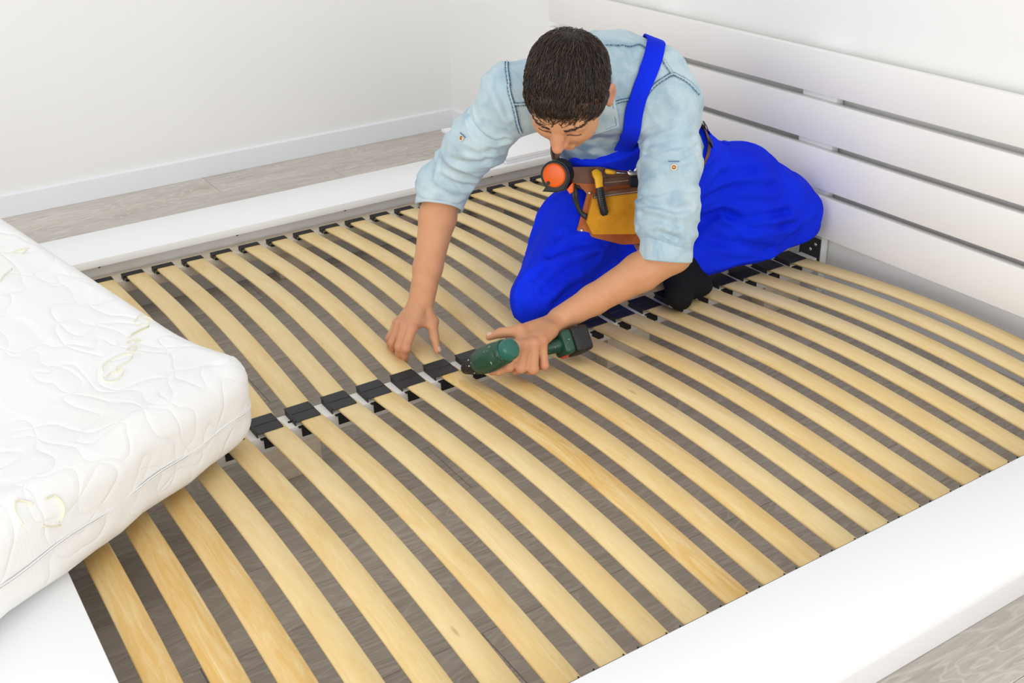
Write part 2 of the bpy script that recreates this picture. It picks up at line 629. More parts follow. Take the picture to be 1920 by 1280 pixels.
for aa in np.linspace(.10, MLA - .10, 30):
    bmesh.ops.bisect_plane(bm, geom=bm.verts[:] + bm.edges[:] + bm.faces[:], plane_co=(aa, 0, 0), plane_no=(1, 0, 0))
bmesh.ops.recalc_face_normals(bm, faces=bm.faces)
rest = np.array([tuple(v_.co) for v_ in bm.verts])
for v_ in bm.verts:
    x_, y_, z_ = v_.co
    k_ = max(0.0, 1 - (abs(z_ / MT - 0.5) * 2) ** 2)
    if x_ < 0.07: x_ -= 0.008 * k_
    if y_ < 0.07: y_ -= 0.010 * k_
    dip = .005 * math.exp(-((z_ / MT - .46) / .06) ** 2)          # the zip line pulls the cover in a little
    if y_ < 0.02: y_ += dip
    if x_ < 0.02: x_ += dip
    wob = .0035 * math.sin(x_ * 23 + z_ * 9) * (1 if y_ < .05 else 0) + .003 * math.sin(x_ * 41 + 1)
    v_.co = mbend(x_, y_ + wob * .6, z_ + (wob if z_ > .1 else wob * .4))
if eA.cross(eB).dot(eN) < 0:
    bmesh.ops.reverse_faces(bm, faces=bm.faces)
cover = obj('cover', bm, M_mat, mat_t, smooth=True)


# zip seam at half height: along the A side, round the corner, along the B side
seam = []
zz = MT * 0.46
Rr = 0.072
for i in range(60):
    seam.append((MLA - 0.12 - (MLA - 0.12 - Rr) * i / 59, -0.0092, zz + 0.003 * math.sin(i * 0.9)))
for i in range(1, 10):
    a_ = math.pi / 2 * i / 10
    seam.append((Rr - (Rr + 0.006) * math.sin(a_), Rr - (Rr + 0.0085) * math.cos(a_), zz))
for i in range(20):
    seam.append((-0.0075, Rr + (MLB - 0.12 - Rr) * i / 19, zz))
for dz in (0.0018, -0.0018):
    bm = bmesh.new()
    add_tube(bm, [mbend(p[0], p[1], p[2] + dz) for p in seam], 0.0016, 6)
    obj('piping', bm, M_seam, cover, smooth=True)

# ------------------------------------------------------------------ implicit-surface toolkit (numpy)
def A(*v):
    return np.array(v, dtype=float)


def unit(v):
    v = np.asarray(v, float)
    return v / np.linalg.norm(v)


class Field:
    """dense signed-distance grid; shapes are blended in smoothly, each only inside its own box"""
    def __init__(self, lo, hi, h):
        self.lo, self.h = np.array(lo, float), h
        self.n = np.ceil((np.array(hi) - self.lo) / h).astype(int) + 1
        self.F = np.full(self.n, 0.5, np.float32)

    def window(self, lo, hi):
        i0 = np.clip(np.floor((lo - self.lo) / self.h).astype(int), 0, self.n - 1)
        i1 = np.clip(np.ceil((hi - self.lo) / self.h).astype(int) + 1, 1, self.n)
        sl = tuple(slice(a, b) for a, b in zip(i0, i1))
        ax = [(self.lo[k] + self.h * np.arange(i0[k], i1[k])).astype(np.float32) for k in range(3)]
        return sl, ax

    def blend(self, lo, hi, fn, k, mode='add'):
        pad = k + 3 * self.h
        sl, ax = self.window(np.asarray(lo) - pad, np.asarray(hi) + pad)
        if any(s.stop <= s.start for s in sl):
            return
        d = fn(ax[0][:, None, None], ax[1][None, :, None], ax[2][None, None, :])
        f = self.F[sl]
        if mode == 'add':
            if k > 0:
                q = np.maximum(k - np.abs(f - d), 0) / k
                self.F[sl] = np.minimum(f, d) - q * q * k * 0.25
            else:
                self.F[sl] = np.minimum(f, d)
        elif mode == 'cut':
            d = -d
            if k > 0:
                q = np.maximum(k - np.abs(f - d), 0) / k
                self.F[sl] = np.maximum(f, d) + q * q * k * 0.25
            else:
                self.F[sl] = np.maximum(f, d)

    def cone(self, a, b, ra, rb, k=0.01, mode='add', side=None, flat=1.0):
        """tapered capsule; with side, the section is squeezed by flat along the axis normal to side"""
        a, b = np.asarray(a, float), np.asarray(b, float)
        ab = b - a
        L2 = float(ab @ ab) + 1e-12
        R = max(ra, rb)
        if side is not None:
            t = unit(ab)
            s = np.asarray(side, float)
            s = unit(s - t * (s @ t))
            v = np.cross(t, s)

        def fn(X, Y, Z):
            px, py, pz = X - a[0], Y - a[1], Z - a[2]
            t_ = np.clip((px * ab[0] + py * ab[1] + pz * ab[2]) / L2, 0, 1)
            dx, dy, dz = px - t_ * ab[0], py - t_ * ab[1], pz - t_ * ab[2]
            r = ra + (rb - ra) * t_
            if side is not None:
                e = dx * v[0] + dy * v[1] + dz * v[2]
                d2 = dx * dx + dy * dy + dz * dz + e * e * (1 / flat ** 2 - 1)
                return (np.sqrt(d2) - r) * (flat if flat < 1 else 1.0)
            return np.sqrt(dx * dx + dy * dy + dz * dz) - r
        self.blend(np.minimum(a, b) - R, np.maximum(a, b) + R, fn, k, mode)

    def chain(self, pts, rad, k=0.01, **kw):
        for i in range(len(pts) - 1):
            self.cone(pts[i], pts[i + 1], rad[i], rad[i + 1], k if i else kw.get('k0', k), **{x: y for x, y in kw.items() if x != 'k0'})

    def ell(self, c, axes, r, k=0.01, mode='add'):
        c = np.asarray(c, float)
        M = np.array([unit(x) for x in axes])
        R = max(r)

        def fn(X, Y, Z):
            px, py, pz = X - c[0], Y - c[1], Z - c[2]
            q = [(px * m[0] + py * m[1] + pz * m[2]) for m in M]
            k0 = np.sqrt(sum((a / b) ** 2 for a, b in zip(q, r)))
            k1 = np.sqrt(sum((a / (b * b)) ** 2 for a, b in zip(q, r))) + 1e-9
            return k0 * (k0 - 1) / k1
        self.blend(c - R, c + R, fn, k, mode)

    def halfspace(self, lo, hi, p, n, k=0.0):
        """remove everything on the +n side of the plane inside the box"""
        n = unit(n)
        p = np.asarray(p, float)
        self.blend(lo, hi, lambda X, Y, Z: -((X - p[0]) * n[0] + (Y - p[1]) * n[1] + (Z - p[2]) * n[2]) + 0 * (X + Y + Z), k, 'cut')

    def surface(self, smooth=1):
        """surface nets"""
        F, h = self.F, self.h
        S_ = F < 0
        n = self.n
        c = np.zeros(n - 1, np.uint8)
        for i in (0, 1):
            for j in (0, 1):
                for k in (0, 1):
                    c += S_[i:n[0] - 1 + i, j:n[1] - 1 + j, k:n[2] - 1 + k]
        I = np.argwhere((c > 0) & (c < 8))
        idx = np.full(n - 1, -1, np.int32)
        idx[I[:, 0], I[:, 1], I[:, 2]] = np.arange(len(I))
        corners = [(i, j, k) for i in (0, 1) for j in (0, 1) for k in (0, 1)]
        val = {q: F[I[:, 0] + q[0], I[:, 1] + q[1], I[:, 2] + q[2]] for q in corners}
        acc = np.zeros((len(I), 3))
        cnt = np.zeros(len(I))
        for q in corners:
            for ax in range(3):
                if q[ax] == 0:
                    q2 = tuple(1 if m == ax else q[m] for m in range(3))
                    a, b = val[q], val[q2]
                    hit = (a < 0) != (b < 0)
                    t = np.where(hit, a / np.where(hit, a - b, 1), 0)
                    p = np.tile(np.array(q, float), (len(I), 1))
                    p[:, ax] += t
                    acc[hit] += p[hit]
                    cnt[hit] += 1
        V = self.lo + h * (I + acc / cnt[:, None])
        faces = []
        for ax in range(3):
            u, v = [(1, 2), (2, 0), (0, 1)][ax]
            sl0 = [slice(1, n[m] - 1) for m in range(3)]
            sl1 = list(sl0)
            sl0[ax] = slice(0, n[ax] - 1)
            sl1[ax] = slice(1, n[ax])
            a, b = S_[tuple(sl0)], S_[tuple(sl1)]
            E_ = np.argwhere(a != b)
            inside = a[E_[:, 0], E_[:, 1], E_[:, 2]]
            base = E_.copy()
            for m in range(3):
                if m != ax:
                    base[:, m] += 1

            def cell(du, dv):
                q = base.copy()
                q[:, u] -= du
                q[:, v] -= dv
                return idx[q[:, 0], q[:, 1], q[:, 2]]
            quad = np.stack([cell(1, 1), cell(0, 1), cell(0, 0), cell(1, 0)], 1)
            quad[~inside] = quad[~inside][:, ::-1]
            faces.append(quad)
        Q = np.concatenate(faces)
        for _ in range(smooth):
            V = laplace(V, Q, 0.5)
        return V, Q


def laplace(V, Q, f):
    acc = np.zeros_like(V)
    cnt = np.zeros(len(V))
    for a, b in ((0, 1), (1, 2), (2, 3), (3, 0)):
        for i, j in ((a, b), (b, a)):
            for m in range(3):
                acc[:, m] += np.bincount(Q[:, i], V[Q[:, j], m], len(V))
            cnt += np.bincount(Q[:, i], minlength=len(V))
    return V + f * (acc / np.maximum(cnt, 1)[:, None] - V)


def normals(V, Q):
    nf = np.cross(V[Q[:, 2]] - V[Q[:, 0]], V[Q[:, 3]] - V[Q[:, 1]])
    N = np.zeros_like(V)
    for c in range(4):
        for m in range(3):
            N[:, m] += np.bincount(Q[:, c], nf[:, m], len(V))
    return N / (np.linalg.norm(N, axis=1, keepdims=True) + 1e-12)


_perm = np.random.RandomState(3).permutation(256)
_perm = np.concatenate([_perm, _perm, _perm])
_val = np.random.RandomState(4).uniform(-1, 1, 256)


def vnoise(P):
    """smooth value noise in -1..1"""
    P = np.asarray(P, float)
    I = np.floor(P).astype(int)
    f = P - I
    f = f * f * f * (f * (f * 6 - 15) + 10)
    I &= 255
    out = 0
    for i in (0, 1):
        for j in (0, 1):
            for k in (0, 1):
                hsh = _perm[_perm[_perm[(I[:, 0] + i) & 255] + ((I[:, 1] + j) & 255)] + ((I[:, 2] + k) & 255)]
                wgt = (f[:, 0] if i else 1 - f[:, 0]) * (f[:, 1] if j else 1 - f[:, 1]) * (f[:, 2] if k else 1 - f[:, 2])
                out = out + wgt * _val[hsh]
    return out


def folds(V, axis, across, along, seed, sharp=1.6):
    """ridged folds: features 'across' metres apart measured along axis, 'along' metres long in the other directions"""
    axis = unit(axis)
    t = V @ axis
    rest = V - np.outer(t, axis)
    q = rest / along + np.outer(t, axis) / across + seed * 7.31
    n1 = 1 - np.abs(vnoise(q)) ** 0.8
    n2 = 1 - np.abs(vnoise(q * 2.1 + 11.7)) ** 0.8
    return (n1 ** sharp - 0.55) + 0.4 * (n2 ** sharp - 0.55)


def sstep(x, a, b):
    t = np.clip((x - a) / (b - a), 0, 1)
    return t * t * (3 - 2 * t)


def segdist(V, a, b):
    ab = b - a
    t = np.clip(((V - a) @ ab) / (ab @ ab), 0, 1)
    return np.linalg.norm(V - a - t[:, None] * ab, axis=1), t


def polydist(V, pts):
    d = np.full(len(V), 9.0)
    for a, b in zip(pts[:-1], pts[1:]):
        d = np.minimum(d, segdist(V, np.asarray(a, float), np.asarray(b, float))[0])
    return d


# ------------------------------------------------------------------ person: joints (metres)
Jt = dict(
    rw=A(-2.100, 1.064, 0.224), re=A(-2.178, 1.184, 0.462), rs=A(-2.010, 1.274, 0.685),
    lw=A(-1.838, 1.272, 0.224), le=A(-1.729, 1.496, 0.363), ls=A(-1.837, 1.566, 0.660),
    neck=A(-1.912, 1.419, 0.700), pel=A(-2.112, 1.742, 0.350),
    rh=A(-2.160, 1.660, 0.350), lh=A(-2.075, 1.825, 0.368),
    rk=A(-1.968, 1.312, 0.218), lk=A(-1.945, 2.082, 0.248),
    ra=A(-2.090, 1.690, 0.190), la=A(-1.980, 1.756, 0.193))
HC = A(-1.816, 1.280, 0.7465)
HU, HF = unit(A(.670, -.396, .629)), unit(A(.439, -.473, -.765))
HF = unit(HF - HU * (HF @ HU))
HL = np.cross(HU, HF)
_cd = unit(np.array([0, 0, CAM_H]) - HC)          # the head is turned a little so that its left side shows
_ax = unit(np.cross(HL, _cd))


def _turn(v, a):
    return v * math.cos(a) + np.cross(_ax, v) * math.sin(a) + _ax * (_ax @ v) * (1 - math.cos(a))


HU, HF, HL = [_turn(v_, math.radians(11)) for v_ in (HU, HF, HL)]
SHL = unit(Jt['ls'] - Jt['rs'])          # shoulder axis, to his left
HPL = unit(Jt['lh'] - Jt['rh'])


def hd(l, f, u):
    return HC + HL * l + HF * f + HU * u


# spine stations: centre, half width, half depth, side axis
up_t = unit(Jt['neck'] - Jt['pel'])
SP = []
for t_, wd, dp, fo in ((0.0, .160, .108, 0.0), (0.22, .160, .106, -.02), (0.45, .150, .104, -.045), (0.68, .152, .108, -.055), (0.86, .150, .092, -.04), (0.97, .105, .070, -.012)):
    c_ = Jt['pel'] * (1 - t_) + Jt['neck'] * t_
    s_ = unit(HPL * (1 - t_) + SHL * t_)
    fwd = unit(np.cross(s_, up_t))
    SP.append((c_ + fwd * fo, wd, dp, s_, fwd))


def torso(fd, grow, i0=0, i1=None, k=0.03):
    st = SP[i0:i1]
    for (c0, w0, d0, s0, f0), (c1, w1, d1, s1, f1) in zip(st[:-1], st[1:]):
        s_ = unit(s0 + s1)
        fd.cone(c0, c1, w0 + grow, w1 + grow, k, side=s_, flat=(d0 + d1 + 2 * grow) / (w0 + w1 + 2 * grow))


fwd_ch = SP[3][4]
CHEST = SP[3][0]

M_skin = nmat('skin', (0.62, 0.34, 0.22), 0.52, 0.35)
g = NT(M_skin)
v = g.coord()
n1 = g.noise(v, 38, 4, 0.6)
n2 = g.noise(v, 9, 3, 0.5)
c_ = g.mix(g.ramp(n1, [(0.35, (0, 0, 0)), (0.7, (0.5, 0.5, 0.5))]), (0.575, 0.285, 0.145), (0.49, 0.21, 0.10))
c_ = g.mix(g.ramp(n2, [(0.4, (0, 0, 0)), (0.7, (0.4, 0.4, 0.4))]), c_, (0.60, 0.325, 0.175))
at = g.n('ShaderNodeAttribute', attribute_name='flush')
c_ = g.mix(at.outputs['Fac'], c_, (0.56, 0.20, 0.135))
g.color(c_)
g.b.inputs['Subsurface Weight'].default_value = 0.06
g.b.inputs['Subsurface Radius'].default_value = (0.012, 0.005, 0.003)
g.b.inputs['Subsurface Scale'].default_value = 0.5
g.bump(g.noise(v, 420, 3, 0.6), 0.18, 0.0008)

M_denim = nmat('washed_denim', (0.47, 0.62, 0.70), 0.9, 0.12)
g = NT(M_denim)
v = g.coord()
n1 = g.noise(v, 11, 6, 0.66, 0.8)
n2 = g.noise(v, 4.5, 4, 0.6, 0.4)
tw = g.n('ShaderNodeTexWave', wave_type='BANDS', bands_direction='DIAGONAL')
tw.inputs['Scale'].default_value = 260
tw.inputs['Distortion'].default_value = 1.5
g.l(v, tw.inputs['Vector'])
c_ = g.ramp(n1, [(0.30, (0.235, 0.375, 0.475)), (0.47, (0.41, 0.535, 0.59)), (0.70, (0.53, 0.625, 0.655))])
c_ = g.mix(g.ramp(n2, [(0.45, (0, 0, 0)), (0.72, (0.55, 0.55, 0.55))]), c_, (0.27, 0.42, 0.53))
at = g.n('ShaderNodeAttribute', attribute_name='worn_shade')
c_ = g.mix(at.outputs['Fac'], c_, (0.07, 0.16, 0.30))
c_ = g.mix(g.math('MULTIPLY', tw.outputs['Fac'], 0.12), c_, (0.75, 0.83, 0.86))
g.color(c_)
g.bump(g.math('ADD', g.noise(v, 240, 3, 0.6), g.math('MULTIPLY', tw.outputs['Fac'], 0.4)), 0.25, 0.0012)
g.b.inputs['Sheen Weight'].default_value = 0.12

M_thread = nmat('indigo_stitching', (0.09, 0.18, 0.31), 0.9, 0.1)
M_blue = nmat('royal_blue_workwear', (0.0025, 0.022, 0.70), 0.85, 0.15)
g = NT(M_blue)
v = g.coord()
g.color(g.ramp(g.noise(v, 6, 4, 0.6), [(0.3, (0.002, 0.016, 0.60)), (0.7, (0.003, 0.030, 0.80))]))
g.bump(g.noise(v, 300, 3, 0.6), 0.2, 0.001)
M_hair = nmat('dark_brown_hair', (0.028, 0.016, 0.011), 0.45, 0.4)
g = NT(M_hair)
v = g.coord()
g.color(g.ramp(g.noise(v, 90, 3, 0.6), [(0.3, (0.014, 0.009, 0.007)), (0.75, (0.052, 0.030, 0.020))]))
M_sock = nmat('black_sock', (0.008, 0.008, 0.009), 0.9, 0.15)
g = NT(M_sock)
g.bump(g.noise(g.coord(), 260, 3), 0.3, 0.001)
M_brass = nmat('copper_button', (0.50, 0.26, 0.11), 0.35, 0.5, 0.8)
M_cream = nmat('button_rim', (0.72, 0.62, 0.48), 0.5, 0.4)

person = empty('person', (-2.0, 1.5, 0), 'kneeling man in washed denim shirt and royal blue overalls, bending over the slats', 'person')

# ------------------------------------------------------------------ body
fd = Field((-2.42, 0.90, 0.09), (-1.56, 2.20, 0.90), 0.0033)
torso(fd, -0.016)
fd.cone(Jt['rs'], Jt['ls'], .055, .055, .04)
fd.cone(SP[5][0], HC - HU * .085 - HF * .035, .062, .058, .02)
fd.ell(Jt['pel'], (HPL, up_t, np.cross(HPL, up_t)), (.155, .12, .115), .03)
fd.cone(Jt['rh'], Jt['rk'], .078, .052, .02)
fd.cone(Jt['lh'], Jt['lk'], .078, .052, .02)
fd.cone(Jt['rk'], Jt['ra'], .050, .034, .01)
fd.cone(Jt['lk'], Jt['la'], .050, .034, .01)
# arms: deltoid, upper arm, forearm with its belly, flat wrist
for s_, e_, w_, pin in (('rs', 're', 'rw', A(0.75, 0.35, -0.1)), ('ls', 'le', 'lw', A(0.6, -.1, 0.7))):
    s3, e3, w3 = Jt[s_], Jt[e_], Jt[w_]
    fd.chain([s3, s3 * .55 + e3 * .45, e3], [.056, .048, .042], .02)
    fd.chain([e3, e3 * .72 + w3 * .28, e3 * .30 + w3 * .70, w3], [.042, .0425, .033, .0285], .012)
    fd.cone(e3 * .12 + w3 * .88, w3, .030, .0305, .006, side=pin, flat=.78)
# head
fd.ell(hd(0, -.004, .018), (HL, HF, HU), (.076, .090, .086), .012)
fd.ell(hd(0, .032, -.045), (HL, HF, HU), (.064, .064, .080), .03)
fd.ell(hd(0, .048, -.103), (HL, HF, HU), (.036, .034, .026), .03)          # chin
fd.cone(hd(-.034, .078, .002), hd(.034, .078, .002), .0125, .0125, .03)   # brow ridge
for s_ in (-1, 1):
    fd.ell(hd(s_ * .038, .060, -.046), (HL, HF, HU), (.022, .022, .022), .03)     # cheekbone
    fd.ell(hd(s_ * .032, .100, -.018), (HL, HF, HU), (.019, .016, .013), .012, 'cut')   # eye socket
    fd.ell(hd(s_ * .031, .0785, -.019), (HL, HF, HU), (.0155, .0125, .0125), .003)      # lid over the eyeball
fd.chain([hd(0, .086, -.002), hd(0, .103, -.022), hd(0, .117, -.038)], [.009, .0095, .0120], .012)   # nose
for s_ in (-1, 1):
    fd.ell(hd(s_ * .0115, .103, -.043), (HL, HF, HU), (.008, .011, .0085), .006)
fd.cone(hd(-.020, .091, -.078), hd(.020, .091, -.078), .0065, .0065, .006)
fd.cone(hd(-.017, .090, -.088), hd(.017, .090, -.088), .0072, .0072, .004)
fd.cone(hd(-.022, .098, -.083), hd(.022, .098, -.083), .0016, .0016, .002, 'cut')
for s_ in (-1, 1):                                                          # ears
    ax = (unit(HF * .9 - HL * s_ * .35), unit(HU), unit(HL * s_ + HF * .35))
    ec = hd(s_ * .0830, -.006, -.022)
    fd.ell(ec, ax, (.0205, .034, .0080), .004)
    fd.ell(ec + HL * s_ * .0075 + HF * .004 + HU * .002, ax, (.0120, .022, .0056), .003, 'cut')
    fd.ell(ec - HU * .026 + HF * .006, ax, (.0085, .010, .0055), .004)


def hand(wrist, mcps, fingers, thumb, r0=.0104, palm_n=None):
    """palm fan from wrist to the knuckles, then every finger its own bent chain"""
    wrist = np.asarray(wrist, float)
    m = [np.asarray(p, float) for p in mcps]
    sd = unit(m[0] - m[-1])
    for i, p in enumerate(m):
        st = wrist + sd * (.013 - .0088 * i)
        fd.cone(st, p, .0155, .0112 - .0005 * i, .010)
    for i in range(3):
        fd.cone(m[i], m[i + 1], .0095, .0095, .008)
        fd.cone(wrist * .5 + m[i] * .5, wrist * .5 + m[i + 1] * .5, .0125, .0125, .008)
    for i, f_ in enumerate(fingers):
        pts = [m[i]] + [np.asarray(p, float) for p in f_]
        rr = [r0 * s for s in ((1.06, .96, .85, .70), (1.1, 1.0, .88, .72), (1.04, .95, .83, .68), (.92, .83, .73, .60))[i]]
        fd.chain(pts, rr, .0022, k0=.005)
        fd.ell(pts[1], (A(1, 0, 0), A(0, 1, 0), A(0, 0, 1)), [rr[1] * 1.08] * 3, .003)
    tp = [np.asarray(p, float) for p in thumb]
    fd.chain([wrist + sd * .010] + tp, [.0165, .0135, .0105, .0082][:len(tp) + 1], .006)
    fd.cone(tp[0], m[0] * .8 + wrist * .2, .0115, .0105, .012)


RH = dict(
    mcps=[(-2.036, 1.004, .198), (-2.060, .999, .199), (-2.083, .998, .194), (-2.103, 1.000, .187)],
    fingers=[[(-2.004, .969, .174), (-2.020, .973, .150), (-2.033, .979, .127)],
             [(-2.025, .964, .170), (-2.039, .969, .147), (-2.049, .976, .126)],
             [(-2.056, .963, .168), (-2.069, .969, .147), (-2.079, .976, .127)],
             [(-2.083, .969, .167), (-2.091, .973, .149), (-2.099, .979, .131)]],
    thumb=[(-2.052, 1.064, .193), (-2.017, 1.049, .174), (-1.990, 1.041, .151)])
hand(Jt['rw'], r0=.0110, **RH)
LH = dict(
    mcps=[(-1.781, 1.112, .229), (-1.770, 1.132, .229), (-1.768, 1.155, .228), (-1.772, 1.178, .224)],
    fingers=[[(-1.772, 1.094, .191), (-1.789, 1.080, .176), (-1.806, 1.072, .170)],
             [(-1.764, 1.119, .183), (-1.785, 1.119, .168), (-1.806, 1.121, .172)],
             [(-1.750, 1.141, .179), (-1.772, 1.145, .164), (-1.794, 1.148, .168)],
             [(-1.752, 1.170, .178), (-1.772, 1.172, .167), (-1.791, 1.174, .172)]],
    thumb=[(-1.815, 1.150, .240), (-1.838, 1.118, .236), (-1.853, 1.096, .226)])
hand(Jt['lw'], r0=.0122, **LH)
for i in range(3):
    a_, b_ = A(*LH['mcps'][i]), A(*LH['mcps'][i + 1])
    p_, q_ = A(*LH['fingers'][i][0]), A(*LH['fingers'][i + 1][0])
    fd.cone((a_ + b_) / 2, (a_ * .45 + b_ * .45 + p_ * .05 + q_ * .05), .0105, .0100, .006)
fd.cone(Jt['lw'] * .6 + A(*LH['mcps'][1]) * .4 - A(0, 0, .004), A(*LH['mcps'][2]) * .8 + Jt['lw'] * .2 - A(0, 0, .004), .021, .0165, .012)
V, Q = fd.surface(1)
body = np_mesh('body', V, Q, M_skin, person)
fl = np.zeros(len(V))
for hnd, cc in ((RH, 1), (LH, 1)):
    for i in range(4):
        for p in [hnd['mcps'][i]] + hnd['fingers'][i][:1] + hnd['fingers'][i][-1:]:
            fl = np.maximum(fl, .55 * np.exp(-(np.linalg.norm(V - A(*p), axis=1) / .016) ** 2))
for p, r_, a_ in ((hd(0, .117, -.04), .022, .5), (hd(.083, -.01, -.02), .03, .6), (hd(-.083, -.01, -.02), .03, .6), (hd(0, .10, -.083), .014, .8)):
    fl = np.maximum(fl, a_ * np.exp(-(np.linalg.norm(V - p, axis=1) / r_) ** 2))
dr, tr = segdist(V, Jt['re'], Jt['rw'])
at_ = body.data.attributes.new('flush', 'FLOAT', 'POINT')
at_.data.foreach_set('value', fl.astype(np.float32))
del fd

# ------------------------------------------------------------------ shirt
def arm_frame(a, b):
    t = unit(b - a)
    return t


BACKL = unit(A(-.35, .15, .93))
sh_lo, sh_hi = (-2.42, 0.95, 0.20), (-1.58, 2.05, 0.95)
fd = Field(sh_lo, sh_hi, 0.0042)
torso(fd, .004, 1)
fd.cone(Jt['rs'], Jt['ls'], .068, .062, .05)
# shoulder blades and rounded upper back
bk = -fwd_ch
ub = SP[4][0] + bk * .030 + A(0, 0, .012)
fd.cone(ub, Jt['ls'] + bk * .045 + A(0.0, -.035, .033), .075, .052, .05)
fd.cone(ub, Jt['rs'] + bk * .040 + A(0.0, .02, -.018), .066, .046, .05)
# sleeves
rs, re, rw = Jt['rs'], Jt['re'], Jt['rw']
ls, le, lw = Jt['ls'], Jt['le'], Jt['lw']
tr_ = unit(rw - re)
tl_ = unit(le - ls)
fd.chain([rs, rs * .5 + re * .5, re, re + tr_ * .11], [.068, .058, .0545, .051], .03)
les = le - A(.54, .84, -.03) * .013
fd.chain([ls, ls * .55 + le * .45 - A(.54, .84, -.03) * .002, ls * .2 + les * .8, les + tl_ * .03], [.062, .061, .059, .054], .03)
# openings
fd.cone(HC - HU * .11 - HF * .03, HC - HU * .02 - HF * .03, .062, .09, .006, 'cut')
c_end = re + tr_ * .048
fd.halfspace(c_end - .12, c_end + .12, c_end, tr_, .003)
l_end = le + tl_ * .012
fd.halfspace(l_end - .13, l_end + .13, l_end, tl_ + unit(lw - le) * .15, .003)
V, Q = fd.surface(1)
del fd
N = normals(V, Q)
# cloth folds: rings round the sleeves, drag lines across the back and at the armpits
dR, tR = segdist(V, rs, re)
dL, tL = segdist(V, ls, le)
wR = sstep(.12 - dR, .0, .04) * sstep(tR, .12, .4)
wL = sstep(.12 - dL, .0, .04) * sstep(tL, .10, .35)
arm = np.maximum(wR, wL)
disp = .0095 * wR * folds(V, unit(re - rs) + A(.3, .2, 0), .042, .13, 1)
disp += .0105 * wL * folds(V, unit(le - ls) + A(.2, -.25, .1), .046, .14, 2)
disp += .0090 * (1 - arm) * folds(V, A(.3, .8, .5), .055, .16, 3)
# a turned step in the left sleeve where the cloth is pushed up, and the rolled part below
u_l = (V - ls) @ unit(le - ls) + .012 * ((V - ls) @ unit(A(.54, .84, -.03))) / .06
Ll = np.linalg.norm(le - ls)
for pos, amp in ((.33, .0035), (.60, .0075)):
    stp = sstep(u_l, Ll * pos - .004, Ll * pos + .004) * np.exp(-np.maximum(u_l - Ll * pos, 0) / .05)
    disp += wL * amp * stp
u_r = (V - rs) @ unit(re - rs) - .010 * ((V - rs) @ unit(A(.54, .84, -.03))) / .05
Lr = np.linalg.norm(re - rs)
for pos, amp in ((.38, .0050),):
    stp = sstep(u_r, Lr * pos - .004, Lr * pos + .004) * np.exp(-np.maximum(u_r - Lr * pos, 0) / .09)
    disp += wR * amp * stp


def crease(V, pts, amp, wid):
    d = polydist(V, pts)
    return -amp * np.exp(-(d / wid) ** 2) + .5 * amp * np.exp(-((d - 2.1 * wid) / wid) ** 2)


for pts, amp, wid in (
        ([(-1.839, 1.486, .598), (-1.804, 1.494, .620), (-1.779, 1.516, .634)], .006, .007),
        ([(-1.804, 1.478, .573), (-1.761, 1.483, .571), (-1.735, 1.512, .574), (-1.749, 1.569, .583)], .006, .006),
        ([(-1.802, 1.486, .593), (-1.775, 1.507, .605), (-1.755, 1.564, .604)], .004, .007),
        ([(-1.791, 1.456, .480), (-1.748, 1.454, .476), (-1.708, 1.479, .473), (-1.700, 1.530, .473)], .007, .0065),
        ([(-1.768, 1.445, .455), (-1.720, 1.454, .454), (-1.692, 1.478, .441)], .005, .007),
        ([(-1.770, 1.442, .423), (-1.714, 1.450, .426), (-1.683, 1.478, .412)], .006, .006),
        ([(-2.064, 1.197, .653), (-2.039, 1.190, .629), (-2.017, 1.202, .608), (-2.005, 1.226, .596), (-1.991, 1.242, .603)], .0065, .006),
        ([(-2.088, 1.162, .548), (-2.056, 1.184, .545), (-2.029, 1.212, .553)], .005, .008),
        ([(-2.124, 1.147, .504), (-2.107, 1.170, .486), (-2.097, 1.205, .475)], .006, .007),
        ([(-1.984, 1.215, .726), (-1.962, 1.216, .697), (-1.955, 1.224, .668)], .005, .007),
        ([(-2.054, 1.171, .579), (-2.032, 1.191, .569), (-2.018, 1.217, .575)], .004, .007)):
    disp += crease(V, pts, amp, wid)
V = V + N * disp[:, None]
V = laplace(V, Q, .25)
shirt = np_mesh('denim_shirt', V, Q, M_denim, person)
shirt['label'] = 'washed light blue denim shirt with rolled sleeves'
SHIRT_V, SHIRT_Q = V, Q


def add_cuff(name, c, t, r, length, tilt_axis, tilt_amt, parent, seed):
    """rolled cuff: a thick doubled band with a soft lower and upper edge"""
    t = unit(np.asarray(t) + np.asarray(tilt_axis) * tilt_amt)
    s = unit(np.cross(t, A(0.2, 0.3, 1)))
    b = np.cross(t, s)
    prof = [(-.5, .965), (-.46, 1.03), (-.3, 1.045), (0, 1.035), (.3, 1.05), (.46, 1.06), (.5, 1.03), (.495, .96), (.40, .90), (.1, .86)]
    nseg = 56
    P = []
    for i, (u, k) in enumerate(prof):
        for j in range(nseg):
            a = 2 * math.pi * j / nseg
            wob = 1 + .018 * math.sin(3 * a + seed) + .012 * math.sin(7 * a + 2.1 * seed) + .02 * math.sin(2 * a + u * 5 + seed)
            P.append(np.asarray(c) + t * u * length * (1 + .12 * math.sin(a + seed)) + (s * math.cos(a) + b * math.sin(a)) * r * k * wob)
    F = []
    for i in range(len(prof) - 1):
        for j in range(nseg):
            F.append((i * nseg + j, i * nseg + (j + 1) % nseg, (i + 1) * nseg + (j + 1) % nseg, (i + 1) * nseg + j))
    return np_mesh(name, np.array(P), F, M_denim, parent)


add_cuff('cuff', re + tr_ * .022, tr_, .0535, .066, A(0, 0, 1), 0.0, shirt, 0.4)
add_cuff('cuff', les - tl_ * .020, tl_, .0560, .070, unit(lw - le), .16, shirt, 2.2)

